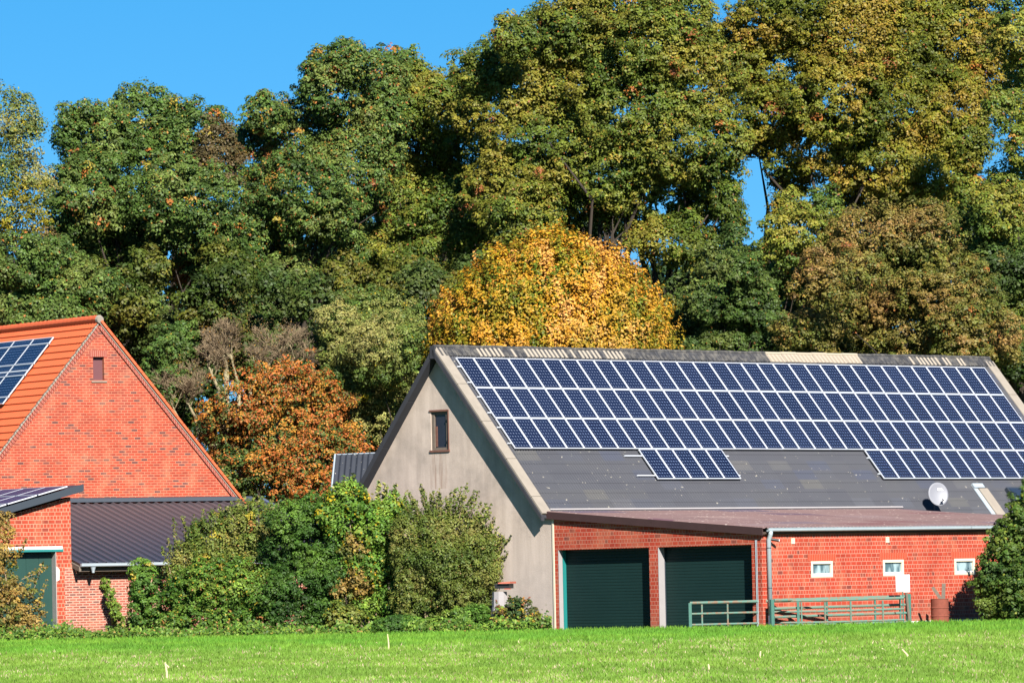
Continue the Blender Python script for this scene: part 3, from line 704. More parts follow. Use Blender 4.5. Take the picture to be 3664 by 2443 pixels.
# low hall in front of the gable
hall = thing('low_hall', 'low brick hall with dark standing seam metal roof against the red gable', 'outbuilding', HO, HA)
EZ, TZ = 2.50, 4.68; y0, y1 = -.5, RG - .05; HL, HR = .45, 11.9
fz = lambda y: EZ + (TZ - EZ) * (y - y0) / (y1 - y0)
m = MB(); pts = []; x = HL
prof3 = []
while x < HR:
    prof3 += [(x, .0), (x + .22, .0), (x + .25, .075), (x + .29, .075), (x + .32, .0)]; x += .34
m.sheet([[(a, y, fz(y) + b2) for a, b2 in prof3] for y in (y0, y1)])
def hallroof():
    t = NT('dark seamed metal'); o = t.obj(); x, y, z = t.sep(o)
    f = t.math('MINIMUM', t.math('MAXIMUM', t.math('DIVIDE', t.math('ADD', y, .5), 8), 0), 1)
    n1 = t.noise(1.6, o, 5); f = t.math('ADD', t.math('MULTIPLY', f, .9), t.math('MULTIPLY', t.math('SUBTRACT', n1, .5), .5))
    return t.out(t.mix(f, (.034, .040, .062), (.082, .064, .070)), .5, .45)
M['hall_roof'] = hallroof()
hr_ = obj('roof', m, M['hall_roof'], hall)
m = MB(); m.hexa([(HL, y0 + .02, fz(y0) - .10), (HR, y0 + .02, fz(y0) - .10), (HR, y1, TZ - .10), (HL, y1, TZ - .10), (HL, y0 + .02, fz(y0) - .004), (HR, y0 + .02, fz(y0) - .004), (HR, y1, TZ - .004), (HL, y1, TZ - .004)]); obj('roof_deck', m, M['dark_wood'], hall)
m = MB(); m.hexa([(HL - .1, y1 - .12, TZ + .06), (HR - .45, y1 - .12, TZ + .06), (HR - .45, y1 + .03, TZ + .06), (HL - .1, y1 + .03, TZ + .06), (HL - .1, y1 - .05, TZ + .19), (HR - .45, y1 - .05, TZ + .19), (HR - .45, y1 + .03, TZ + .22), (HL - .1, y1 + .03, TZ + .22)]); obj('flashing', m, M['anthracite'], hr_)
m = MB(); m.hexa([(HR - .02, y0, fz(y0) - .02), (HR + .14, y0, fz(y0) - .02), (HR + .14, y1 + .3, TZ + .06), (HR - .02, y1 + .3, TZ + .06), (HR - .02, y0, fz(y0) + .08), (HR + .14, y0, fz(y0) + .08), (HR + .14, y1 + .3, TZ + .17), (HR - .02, y1 + .3, TZ + .17)]); obj('verge_trim', m, M['blue_bin'], hr_)
m = MB(); m.box(.08, .004, 0, HR - .2, .30, EZ); m.box(HR - .5, .31, 0, HR - .2, y1, EZ); obj('wall', m, M['wall_brick'], hall)
m = MB(); m.hexa([(.36, y0 - .02, EZ - .24), (.44, y0 - .02, EZ - .24), (.44, 1.4, EZ + .26), (.36, 1.4, EZ + .26), (.36, y0 - .02, EZ - .08), (.44, y0 - .02, EZ - .08), (.44, 1.4, EZ + .42), (.36, 1.4, EZ + .42)]); m.box(.44, y0 + .1, EZ - .24, HR, y0 + .14, EZ - .06); obj('eave_board', m, M['weathered_wood'], hall)
m = MB(); gy = y0 - .08
m.sheet([[(xx, gy + a, EZ - .03 + b2) for a, b2 in [(q, r) for q, r in prof]] for xx in (.40, HR)])
m.tube([(.40, gy - .062, EZ + .022), (HR, gy - .062, EZ + .022)], .012, 6)
m.add([(.40, gy + a, EZ - .03 + b2) for a, b2 in prof], [tuple(range(len(prof)))])
gt = obj('gutter', m, M['zinc'], hall)
m = MB(); m.lathe([(.10, 0), (.085, -.03), (.05, -.15), (.045, -.20), (.0, -.20)], 14, (.86, gy, EZ - .085)); obj('outlet', m, M['zinc'], gt)

# brick garage with tilted roof
gar = thing('brick_garage', 'small brick garage with tilted panel-covered roof and green door at lower left', 'garage', HO, HA)
gf = lambda a, b, t: (a, t, b)
zr = lambda x: 4.90 + (x - .69) * .254     # underside of the roof edge
m = MB(); m.wall([(-6.5, 0), (-4.1, 0), (-4.1, 3.03), (-.24, 3.03), (-.24, 0), (.075, 0), (.075, 2.40), (.34, 2.40), (.34, zr(.34) - .03), (-6.5, zr(-6.5) - .03)], [], gf, .36)
obj('front_wall', m, M['garage_brick'], gar)
m = MB(); m.box(.0, .37, 2.45, .34, 6, 4.75); m.box(-6.5, .37, 0, -6.2, 6, 2.9); obj('side_wall', m, M['garage_brick'], gar)
m = MB()
def slab(x0, x1, y0_, y1_, o0, o1):
    z = lambda x, o: 5.0 + (x - .69) * .254 + o
    return [(x0, y0_, z(x0, o0)), (x1, y0_, z(x1, o0)), (x1, y1_, z(x1, o0)), (x0, y1_, z(x0, o0)), (x0, y0_, z(x0, o1)), (x1, y0_, z(x1, o1)), (x1, y1_, z(x1, o1)), (x0, y1_, z(x0, o1))]
m.hexa(slab(-6.9, .69, -.27, 6.2, .02, .18)); gr_ = obj('roof', m, M['anthracite'], gar)
m = MB(); m.hexa(slab(-6.9, .70, -.31, -.272, -.035, .205)); obj('fascia_board', m, M['anthracite'], gar)
m = MB(); m.hexa(slab(.36, .69, -.2, .35, -.05, .018)); obj('soffit', m, M['dark_wood'], gar)
m = MB(); m.box(-4.15, -.03, 3.032, .0, .02, 3.13); m.box(-4.15, .021, 3.032, -.0, .34, 3.1); ln_ = obj('lintel', m, M['white_plaster'], gar)
m = MB(); m.box(-4.15, -.035, 2.95, .03, .10, 3.028); obj('lintel_beam', m, M['teal'], gar)
m = MB(); m.box(-4.1, .30, 0, -.24, .35, 2.95)
for k in range(8): m.box(-4.1 + k * .48, .285, .05, -4.1 + k * .48 + .46, .299, 2.9)
gd = obj('garage_door', m, M['green_door'], gar)
m = MB(); m.box(-.255, -.012, 0, -.235, .30, 2.94); obj('reveal_lining', m, M['grey_concrete'], gd)
m = MB(); m.hexa([(-.235, -.010, 1.95), (-.13, -.010, 2.0), (-.12, -.010, 2.35), (-.235, -.010, 2.45), (-.235, -.002, 1.95), (-.13, -.002, 2.0), (-.12, -.002, 2.35), (-.235, -.002, 2.45)]); obj('plaster_patch', m, M['white_plaster'], gar)
NG = (HX * -.254 + ZV).normalized(); SG = (HX + ZV * .254).normalized()
f, c2 = panel_meshes(1.13, 1.64, M['cells_violet'], 'g'); mf3, mc3 = mk('garage_panel_frame', f, M['alu']), mk('garage_panel_cells', c2, M['cells_violet'])
for j, rn in enumerate(('front', 'middle', 'back')):
    for i, cn in enumerate(('highest', 'second highest', 'third highest', 'lowest')):
        x = .22 - (i + 1) * 1.15; o = hw(x, -.16 + j * 1.66, 5.0 + (x - .69) * .254 + .25)
        panel(mat_from(o, SG, HY, NG), f'violet-black solar panel on the tilted garage roof, {rn} row, {cn} place', 'solar panels on the garage roof', mf3, mc3)

# ================================================================== YARD THINGS
# gates
def bwall_dist(x, y, back): return None
def gate(name, label, pts_y, x0, x1, Y0, Y1, rails, posts, rad, grp):
    """x0,x1 picture columns of its ends, Y0,Y1 their distances"""
    A = at(x0, 1440, Y0); B = at(x1, 1440, Y1); A.z = B.z = 0
    o = thing(name, label, 'gate', A, math.atan2(B.y - A.y, B.x - A.x), grp); ln = (B - A).length
    return o, ln
YB = 190.2
o, ln = gate('field_gate', 'front rusty green tube gate with thin rails before the second garage door', None, 1586, 2078, 187.2, 187.0, None, None, .03, 'green tube gates')
hz = lambda y: (1436 - y) * K / F * 188.5
m = MB()
for z in (.80, .46, .12): m.tube([(0, 0, z), (ln * .33, -.01, z + .01), (ln * .66, .01, z - .005), (ln, 0, z + .02)], .034 if z < .7 else .045, 8)
obj('rail', m, M['green_rust'], o)
for q in (0.055, .175, .52, .63, .75, .9):
    m = MB(); m.tube([(ln * q, 0, .0), (ln * q, 0, .75)], .030, 8); obj('upright', m, M['green_rust'], o)
m = MB(); m.box(-.05, -.05, -.1, .05, .05, .80); obj('post', m, M['old_green'], o, bevel=.01)
m = MB(); m.box(ln * .505 - .045, -.03, -.1, ln * .505 + .045, .05, .80); obj('post', m, M['old_green'], o, bevel=.01)
o2, ln2 = gate('field_gate', 'rear dark green tube gate standing against the red brick window wall', None, 1776, 2084, 186.7, 189.6, None, None, .04, 'green tube gates')
m = MB()
for z in (.86, .60, .34, .06): m.tube([(.05, 0, z - .03), (ln2, 0, z)], .042 if z < .8 else .05, 8)
obj('rail', m, M['green_rust'], o2)
for q in (.4, .76, .95):
    m = MB(); m.tube([(ln2 * q, 0, .0), (ln2 * q, 0, .84)], .034, 8); obj('upright', m, M['old_green'], o2)
m = MB(); m.box(-.09, -.05, -.1, .03, .05, .86); obj('post', m, M['old_green'], o2, bevel=.01)
m = MB(); m.box(ln2 - .02, -.05, -.1, ln2 + .14, .06, .94); obj('post', m, M['old_green'], o2, bevel=.01)
m = MB(); m.tube([(ln2 + .05, -.07, -.1), (ln2 - .08, -.09, .98)], .045, 7); obj('leaning_stake', m, M['weathered_wood'], o2)
# white board
P = at(2074, 1358, 188.6); scl = 188.6 * K / F
o = thing('notice_board', 'blank white double board on the post between gate and barrel', 'sign', P, R(4))
m = MB(); m.box(-16 * scl, -.02, 0, -.6 * scl, .0, 40 * scl); m.box(.4 * scl, -.02, -1 * scl, 16 * scl, .0, 39 * scl); obj('board', m, M['white_sheet'], o)
m = MB(); m.box(-15 * scl, -.025, 40.05 * scl, -2 * scl, .01, 41.2 * scl); m.box(4 * scl, -.025, 39.05 * scl, 15 * scl, .01, 40.3 * scl); obj('top_strip', m, M['rust'], o)
m = MB(); m.tube([(0, .03, -1.0), (0, .03, .3)], .022, 6); obj('post', m, M['old_green'], o)
# barrel
PB = at(2159.5, 1440, 191.2); PB.z = -.06
br = thing('oil_barrel', 'rusty red-brown steel barrel with scrap wood sticking out at the wall', 'barrel', PB)
m = MB(); rb = .283; H = .82
pr = [(0, 0), (rb, 0), (rb, .02)]
for zc in (.27, .53): pr += [(rb, zc - .025), (rb + .012, zc - .01), (rb + .012, zc + .01), (rb, zc + .025)]
pr += [(rb, H - .02), (rb + .01, H - .01), (rb + .008, H), (rb - .012, H), (rb - .014, .4), (0, .4)]
m.lathe(pr, 32); obj('drum', m, M['rust'], br)
for nm, lab, (bx, by, bz), ex_, ey_, ez_ in (('scrap_board', 'upright grey scrap board standing in the rusty barrel', (.03, .02, .25), (.12, 0, 0), (0, .03, 0), (.06, 0, 1.05)),
                           ('scrap_board', 'slanting brown scrap board leaning out of the rusty barrel', (.10, -.05, .62), (.09, 0, .05), (0, .03, 0), (-.36, 0, .55))):
    m = MB(); m.obox((bx, by, bz), ex_, ey_, ez_); q = obj(nm, m, M['weathered_wood'], None, PB); tag(q, lab, 'board', 'scrap boards in the barrel')
# old masonry pillar with tile cap beside the grey gable
PP = at(1150, 1450, 193.0); PP.z = 0; scl = 193.0 * K / F
pl = thing('masonry_pillar', 'crumbling whitewashed pillar stub with tiled cap beside the grey gable', 'pillar', PP, R(-20))
m = MB(); hgt = 95 * scl
m.lathe([(.36, 0), (.34, .3), (.26, .8), (.24, hgt - .05), (0, hgt - .05)], 9); obj('shaft', m, M['grey_plaster'], pl)
m = MB(); m.box(-.1, -.22, hgt + .05, .40, .2, hgt + .20); obj('cap_block', m, M['black'], pl)
m = MB(); m.hexa([(.05, -.3, hgt + .205), (.46, -.3, hgt + .205), (.46, .3, hgt + .205), (.05, .3, hgt + .205), (.05, -.28, hgt + .24), (.46, -.28, hgt + .27), (.46, .28, hgt + .27), (.05, .28, hgt + .24)]); m.box(.25, -.26, hgt + .02, .42, -.1, hgt + .05); obj('tile_cap', m, M['red_tile'], pl)

# ================================================================== VEGETATION
def norm(a): return a / (np.linalg.norm(a, axis=-1, keepdims=True) + 1e-9)
def vnoise(p, seed=0):               # smooth value noise in 3-D, 0..1
    i = np.floor(p).astype(np.int64); f = p - i; f = f * f * (3 - 2 * f); out = 0
    for dx in (0, 1):
        for dy in (0, 1):
            for dz in (0, 1):
                h = ((i[..., 0] + dx) * 374761393 + (i[..., 1] + dy) * 668265263 + (i[..., 2] + dz) * 2147483647 + seed * 144665) & 0x7fffffff
                h = (h ^ (h >> 13)) * 1274126177 & 0x7fffffff; h = ((h ^ (h >> 16)) & 0xffff) / 65535.
                out = out + h * (f[..., 0] if dx else 1 - f[..., 0]) * (f[..., 1] if dy else 1 - f[..., 1]) * (f[..., 2] if dz else 1 - f[..., 2])
    return out
NLEAF = [0]
def leaf_mesh(name, P, Nn, size, col, mat, parent=None, asp=.62, fold=.25):
    """one rhombic, slightly folded leaf face per point"""
    n = len(P); NLEAF[0] += n; a = norm(np.cross(Nn, rng.normal(size=(n, 3)))); b = np.cross(Nn, a)
    sz = size[:, None]; v = np.empty((n, 4, 3), np.float32)
    v[:, 0] = P - a * sz; v[:, 2] = P + a * sz
    v[:, 1] = P + b * sz * asp + Nn * sz * fold; v[:, 3] = P - b * sz * asp + Nn * sz * fold
    me = bpy.data.meshes.new(name); me.vertices.add(n * 4); me.vertices.foreach_set('co', v.ravel())
    me.loops.add(n * 4); me.loops.foreach_set('vertex_index', np.arange(n * 4, dtype=np.int32))
    me.polygons.add(n); me.polygons.foreach_set('loop_start', np.arange(0, n * 4, 4, dtype=np.int32)); me.polygons.foreach_set('loop_total', np.full(n, 4, np.int32))
    at_ = me.color_attributes.new('tint', 'FLOAT_COLOR', 'POINT')
    cc = np.ones((n, 4, 4), np.float32); cc[:, :, :3] = np.clip(col, .003, .95)[:, None, :] * .72; at_.data.foreach_set('color', cc.ravel())
    me.materials.append(mat); me.update(calc_edges=True)
    o = bpy.data.objects.new(name, me); COL.objects.link(o)
    if parent is not None: o.parent = parent
    return o
def pal(*c): return np.array(c, float)
DM = [9.0, .80, .37, .42]; LS = 1.17
def foliage(lobes, dens, per, rad, lsz, palette, accent=None, acc_p=.0, spread=.75, up=.5, val=.35, patch=1.5, seed=0, jit=.36, flat=.9, front=.45, drop=None, inner=.5):
    """lobes: (centre, (rx, ry, rz), palette or None). Sprays of leaves over the lobes' shells; returns P, N, size, colour"""
    Ps, Ns, Ss, Cs = [], [], [], []
    dens, per, lsz, rad = dens * DM[0], int(per * DM[1]), lsz * DM[2], rad * DM[3]
    for li, (C0, rr, pl_) in enumerate(lobes):
        C0 = np.array(C0); rr = np.array(rr, float); area = 2 * math.pi * (rr[0] * rr[2] + rr[0] * rr[1] + rr[1] * rr[2]) / 1.5
        ns = max(3, int(area * dens)); u = norm(rng.normal(size=(ns * 2, 3))); u = u[u[:, 1] < front][:ns]; ns = len(u)
        k = 1 - inner * rng.random(ns) ** 1.7
        k *= 1 + jit * (vnoise(u * 2.3 + li * 7.1, seed) - .5) * 2 + .30 * (vnoise(u * 5.5 + li * 3.3, seed + 1) - .5)
        c = C0 + u * rr * k[:, None]
        pp = palette if pl_ is None else pl_
        # each spray its own tone out of the palette, drifting in patches
        t = np.clip(vnoise(c / patch, seed + 3) * 1.5 - .25 + rng.normal(0, .16, ns), 0, .999) * (len(pp) - 1)
        i0 = t.astype(int); f = (t - i0)[:, None]; sc_ = pp[i0] * (1 - f) + pp[np.minimum(i0 + 1, len(pp) - 1)] * f
        sc_ = sc_ * (1 + val * rng.normal(0, .5, (ns, 1)))
        if accent is not None:
            hot = rng.random(ns) < acc_p * .7 * np.clip(vnoise(c / 2.2, seed + 9) * 2 - .7, 0, 1); sc_[hot] = accent[rng.integers(0, len(accent), hot.sum())]
        r = rad * rng.uniform(.6, 1.3, ns); m = per
        dr = norm(rng.normal(size=(ns, m, 3))); fl = rng.random((ns, m)) < .62; dr[:, :, 2] = np.where(fl, np.abs(dr[:, :, 2]), dr[:, :, 2])
        dr[:, :, 1] = np.where(rng.random((ns, m)) < .5, -np.abs(dr[:, :, 1]), dr[:, :, 1])
        off = dr * (r[:, None] * (.5 + .5 * rng.random((ns, m)) ** .6))[..., None]; off[:, :, 2] *= flat
        off *= (1 + .5 * (vnoise(off * 3.1 + c[:, None, :], seed + 5)[..., None] - .5))
        p = c[:, None, :] + off
        nn_ = norm(dr * .9 + u[:, None, :] * .35 + np.array([0, -.1, up * .5]) + rng.normal(0, spread * .5, (ns, m, 3)))
        cl2 = sc_[:, None, :] * (1 + rng.normal(0, .11, (ns, m, 1))) * (1 + rng.normal(0, .05, (ns, m, 3)))
        if accent is not None:
            h2 = rng.random((ns, m)) < acc_p * .45; cl2[h2] = accent[rng.integers(0, len(accent), h2.sum())]
        Ps.append(p.reshape(-1, 3)); Ns.append(nn_.reshape(-1, 3)); Ss.append((lsz * rng.uniform(.6, 1.35, (ns, m))).ravel()); Cs.append(cl2.reshape(-1, 3))
    P = np.concatenate(Ps); ok = P[:, 2] > .02
    return P[ok], np.concatenate(Ns)[ok], np.concatenate(Ss)[ok], np.clip(np.concatenate(Cs)[ok], .004, .9)
def lobe(x, y, rx, ry, Y, dY=None, p=None):
    s_ = Y * K / F; dd = (rng.uniform(-2.4, 2.4) * min(1, rx / 80) if dY is None else dY)
    C0 = at(x, y, Y + dd); return (tuple(C0), (rx * s_ * LS, min(rx, ry) * s_ * .85 * LS, ry * s_ * LS), p)
def branchy(m, base, tops, r0, wob=.25, fork=.45):
    base = Vector(base); n = len(tops); mean = sum((Vector(t) for t in tops), Vector()) / n
    f = base.lerp(Vector((mean.x, mean.y, mean.z)), fork); f.x = base.x * .6 + mean.x * .4; f.y = base.y * .7 + mean.y * .3
    q = base.lerp(f, .5) + Vector((random.uniform(-.2, .2), random.uniform(-.2, .2), 0))
    m.tube([base, q, f], [r0 * 1.15, r0 * .9, r0 * .8], 9)
    for t in tops:
        t = f.lerp(Vector(t), .72); d = (t - f).length
        q1_, mid, q3_ = (f.lerp(t, k_) + Vector((random.uniform(-1, 1), random.uniform(-1, 1), random.uniform(-.4, .8))) * wob * d * .45 for k_ in (.22, .5, .78))
        m.tube([f - Vector((0, 0, .3)), q1_, mid, q3_, t], [r0 * .38, r0 * .30, r0 * .20, r0 * .12, r0 * .05], 7)
        for k in range(1):
            e = mid.lerp(t, random.random()) + Vector((random.uniform(-1, 1), random.uniform(-.6, .6), random.uniform(-.2, 1))) * d * .25
            m.tube([mid, mid.lerp(e, .5) + Vector((0, 0, random.uniform(-.2, .3))), e], [r0 * .16, r0 * .10, r0 * .03], 6)
def tree(name, label, lobes, Y, pal_, per=70, dens=1.15, rad=.72, lsz=.16, r0=.38, group='oaks behind the farm', base=None, barkm='bark', **kw):
    lb = [lobe(a[0], a[1], a[2], a[3], Y, None, a[4] if len(a) > 4 else None) for a in lobes]
    mx = sum(l[0][0] for l in lb) / len(lb); my = sum(l[0][1] for l in lb) / len(lb)
    B = Vector((mx, my, 0)) if base is None else Vector((at(base, 1400, Y).x, my, 0))
    o = thing(name, label, 'tree', B, 0, group)
    lb2 = [((l[0][0] - B.x, l[0][1] - B.y, l[0][2]), l[1], l[2]) for l in lb]
    P, N_, S_, C_ = foliage(lb2, dens, per, rad, lsz, pal_, seed=len(COL.objects), **kw)
    leaf_mesh('crown', P, N_, S_, C_, M['leaf'], o)
    m = MB(); branchy(m, (0, 0, -.1), [l[0] for l in lb2], r0); obj('trunk', m, M[barkm], o, smooth=True)
    return o
OAK = pal((.042, .080, .014), (.070, .122, .020), (.100, .148, .028), (.130, .165, .034))
OAK2 = pal((.056, .096, .012), (.100, .142, .018), (.165, .180, .022), (.220, .200, .026))
OLIVE = pal((.064, .100, .012), (.105, .142, .016), (.155, .172, .020), (.215, .190, .024))
GOLDO = pal((.078, .104, .010), (.132, .150, .014), (.200, .185, .018), (.255, .180, .022))
HAZEL = pal((.080, .108, .016), (.140, .145, .024), (.215, .165, .036), (.270, .165, .046))
LIME = pal((.062, .110, .018), (.120, .165, .030), (.200, .215, .050), (.275, .255, .075))
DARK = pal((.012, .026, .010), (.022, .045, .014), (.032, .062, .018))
YEL = pal((.16, .15, .012), (.30, .24, .012), (.42, .30, .012))
GOLD = pal((.10, .14, .012), (.26, .21, .014), (.50, .25, .014), (.58, .27, .025), (.62, .31, .07))
ORANGE = pal((.10, .065, .02), (.26, .09, .018), (.38, .12, .02), (.40, .105, .028), (.42, .20, .03))
BROWNG = pal((.10, .08, .03), (.17, .11, .04))
ACC = pal((.34, .12, .025), (.34, .19, .03), (.24, .085, .025), (.28, .22, .03))
FULL = dict(accent=ACC, acc_p=.06)

tree('oak_tree', 'green oak with rounded crown standing directly above the red house roof', [
    (230, 330, 80, 70), (330, 290, 100, 72), (430, 310, 82, 70), (505, 370, 48, 70, BROWNG * .8), (200, 450, 85, 85), (320, 420, 120, 95), (430, 470, 105, 90), (255, 560, 110, 80), (385, 590, 125, 70), (165, 560, 55, 55), (490, 590, 65, 65), (160, 300, 26, 44), (196, 262, 28, 24), (450, 630, 48, 34, ORANGE * .8), (300, 690, 80, 50)], 240, OAK, base=345, **FULL)
tree('oak_tree', 'low green oak at the left edge below the yellow ash, partly behind the red roof', [
    (60, 610, 90, 60), (130, 660, 90, 55), (10, 690, 80, 50), (205, 660, 60, 45), (110, 725, 80, 30)], 229, OAK, r0=.3, base=110, **FULL)
tree('ash_tree', 'thin yellow-green ash with bright yellow lower boughs at the left edge', [
    (15, 290, 70, 75), (55, 300, 40, 68), (-20, 420, 80, 70), (60, 400, 50, 40), (10, 470, 80, 45, YEL), (50, 515, 62, 32, YEL), (-20, 540, 60, 40, YEL), (60, 560, 60, 30, BROWNG), (85, 440, 38, 34)], 233, LIME * .85, per=42, dens=.75, rad=.8, lsz=.14, r0=.25, group=None, base=20, accent=YEL, acc_p=.05)
tree('oak_tree', 'dark green oak with orange-flecked crown, left neighbour of the tall olive oaks', [
    (610, 262, 44, 42), (690, 320, 95, 85), (590, 370, 55, 75), (760, 215, 65, 65), (806, 150, 50, 48), (735, 172, 34, 44), (880, 195, 50, 66), (700, 450, 110, 90), (620, 520, 90, 80), (800, 380, 90, 90), (720, 570, 100, 60), (640, 635, 80, 40), (560, 560, 60, 60), (865, 290, 60, 75), (800, 120, 14, 24)], 246, OAK, base=690, accent=ACC, acc_p=.14)
tree('oak_tree', 'yellow-green oak left of the golden dome with mottled olive boughs', [
    (930, 165, 46, 44), (960, 230, 75, 65), (900, 260, 60, 60), (1020, 260, 80, 80), (950, 370, 100, 80), (1060, 390, 110, 80), (920, 480, 95, 70), (1040, 510, 110, 70), (890, 580, 90, 55), (1000, 600, 100, 45), (860, 640, 55, 35)], 250, OAK2, base=960, **FULL)
tree('oak_tree', 'huge olive oak towering over the golden dome tree, reaching the top of the picture', [
    (1180, 95, 50, 46), (1112, 165, 62, 55), (1250, 110, 75, 72), (1180, 215, 110, 85), (1335, 70, 85, 80), (1430, 120, 105, 100), (1300, 200, 120, 95), (1520, 110, 95, 100), (1600, 190, 85, 100), (1450, 260, 130, 100), (1250, 325, 130, 92), (1380, 380, 130, 92), (1560, 330, 105, 92), (1180, 430, 105, 75), (1500, 455, 108, 82), (1640, 410, 52, 52), (1625, 520, 72, 55), (1670, 470, 30, 36), (1690, 330, 34, 40), (1300, 490, 120, 62), (1545, 560, 80, 50), (1440, 20, 110, 50), (1585, 50, 55, 55), (1200, 500, 80, 60)], 244, OLIVE * .92, base=1500, r0=.5, **FULL)
tree('oak_tree', 'broad golden-olive oak filling the upper right above the barn', [
    (1750, 70, 85, 70), (1690, 140, 60, 80), (1850, 30, 100, 70), (1960, 90, 110, 95), (1800, 170, 105, 85), (2080, 90, 105, 95), (2200, 90, 95, 105), (1930, 230, 115, 92), (1775, 270, 80, 62), (2060, 250, 105, 92), (2170, 260, 95, 92), (1880, 345, 100, 70), (2020, 370, 105, 75), (2140, 395, 95, 85), (2225, 330, 45, 62), (2270, 140, 55, 85), (1990, 10, 90, 45), (2130, 0, 90, 45), (1820, 420, 40, 34), (1750, 330, 46, 34), (1800, 480, 26, 30), (2000, 450, 90, 45), (2120, 470, 90, 40)], 248, GOLDO * .9, base=1810, r0=.5, **FULL)
tree('oak_tree', 'tall dark-trunked oak at the right edge of the picture', [
    (2340, 80, 60, 85), (2350, 220, 50, 65), (2300, 250, 36, 36), (2340, 430, 55, 55), (2290, 480, 58, 58), (2250, 560, 58, 65), (2320, 600, 60, 72), (2300, 700, 58, 62), (2350, 730, 36, 56), (2230, 470, 46, 46), (2345, 330, 40, 40)], 238, OAK2, base=2330, **FULL)
tree('hazel_tree', 'tan and olive bushy tree behind the right half of the barn ridge', [
    (2020, 550, 105, 72), (2120, 545, 75, 72), (1930, 635, 85, 62), (2060, 665, 120, 75), (2180, 680, 120, 85), (1960, 745, 110, 62), (2120, 770, 120, 55), (2240, 760, 90, 62), (1860, 760, 70, 50), (2290, 800, 46, 50), (2050, 800, 200, 40)], 229, HAZEL * .88, per=70, rad=.6, lsz=.13, r0=.25, group=None, base=2050, **FULL)
tree('young_oak', 'yellow-green young oak left of the tan bushy tree below the sky gap', [
    (1850, 545, 92, 60), (1800, 590, 60, 50), (1890, 495, 50, 44), (1830, 640, 60, 42), (1815, 480, 24, 40)], 233, OAK2 * 1.1, rad=.6, lsz=.14, r0=.22, group=None, base=1830, **FULL)
tree('holly_tree', 'dark green leafy undergrowth tree between the golden dome and the tan tree', [
    (1640, 740, 70, 60), (1705, 690, 46, 52), (1590, 760, 45, 60), (1760, 770, 60, 55), (1740, 710, 50, 50), (1610, 690, 40, 40), (1690, 800, 120, 30), (1700, 620, 40, 40), (1740, 650, 40, 46), (1690, 550, 26, 30)], 231, OAK * .8, rad=.55, lsz=.14, r0=.2, group=None, base=1660, accent=ACC, acc_p=.03)
tree('lime_tree', 'light green tree with small pale leaves between the maple and the grey gable', [
    (850, 720, 85, 52), (800, 790, 72, 62), (890, 800, 85, 75), (930, 880, 62, 72), (840, 880, 75, 72), (880, 960, 62, 52), (772, 740, 44, 36), (955, 770, 34, 46), (870, 1010, 56, 40), (800, 850, 60, 60)], 226, LIME, per=60, rad=.5, lsz=.11, dens=1.7, r0=.2, group=None, base=870, accent=YEL, acc_p=.03)
tree('holly_tree', 'small dark evergreen behind the lower left of the grey gable', [
    (800, 990, 70, 50), (730, 960, 80, 60), (880, 1000, 40, 50), (700, 1040, 150, 60), (820, 1060, 60, 60), (860, 950, 60, 60), (640, 1130, 150, 50), (520, 1040, 80, 90)], 231, OAK * .62, rad=.6, r0=.2, group=None, base=780)
tree('young_oak', 'small bright green sapling crown just right of the red house ridge', [
    (390, 795, 44, 42), (358, 845, 30, 34), (418, 770, 30, 28), (380, 880, 50, 40)], 226.5, OAK * 1.25, rad=.5, lsz=.13, r0=.12, group=None, base=390, accent=ACC, acc_p=.05)
tree('maple_tree', 'orange-red autumn maple between the red gable and the grey barn', [
    (655, 885, 84, 48), (560, 935, 85, 52), (700, 925, 100, 62), (620, 1000, 145, 62), (505, 990, 52, 52), (755, 1020, 74, 40), (700, 1070, 115, 50), (560, 1080, 74, 62, OAK * .9), (610, 1130, 100, 36), (715, 1120, 70, 36), (800, 1010, 34, 26)], 223, ORANGE, per=46, dens=1.25, rad=.55, lsz=.13, r0=.2, group=None, base=640, accent=pal((.05, .09, .02), (.09, .12, .025), (.13, .15, .03), (.46, .20, .03)), acc_p=.75, jit=.5)
# the golden dome: upright shoots over a smooth half ellipse
Yd = 224; sd_ = Yd * K / F; Cd = at(1265, 810, Yd); od = thing('linden_tree', 'golden-yellow dome shaped tree rising behind the barn ridge', 'tree', (Cd.x, Cd.y, 0))
ns = 4200; u = norm(rng.normal(size=(ns * 3, 3))); u = u[(u[:, 2] > -.45) & (u[:, 1] < .4)][:ns]
k = 1 - .34 * rng.random(len(u)) ** 1.5 + .26 * (vnoise(u * 6, 4) - .5)
u = u[vnoise(u * 4.2, 8) > .24]; k = k[:len(u)]
k = k * np.where(u[:, 2] > 0, 1, 1); u[:, :2] *= (1 - .22 * np.clip(u[:, 2], 0, 1) ** 2)[:, None]; u[:, 2] *= 1.08
sc0 = u * np.array([262 * sd_, 215 * sd_, 222 * sd_]) * k[:, None] + np.array([0, 0, Cd.z])
per = 110; tt = rng.random((len(u), per)); off = rng.normal(0, .15, (len(u), per, 3)) * (1.1 - tt[..., None] * .6)
ax_ = norm(u * .5 + rng.normal(0, .18, u.shape) + np.array([0, -.1, 1])); P = sc0[:, None, :] + ax_[:, None, :] * ((tt[..., None] - .5) * rng.uniform(.7, 2.0, (len(u), 1, 1))) + off
N_ = norm(off / .2 * .7 + u[:, None, :] * .7 + np.array([0, -.1, .3]) + rng.normal(0, .35, P.shape))
t = np.clip(vnoise(sc0 / np.array([.5, .5, 1.5]), 5) * 1.5 - .25 + .22 * rng.normal(size=len(u)), 0, .999) * (len(GOLD) - 1); i0 = t.astype(int); f = (t - i0)[:, None]
lowg = np.clip((.45 - u[:, 2]) * .8 + (vnoise(u * 3.4, 15) - .5) * .9, 0, .75)[:, None]
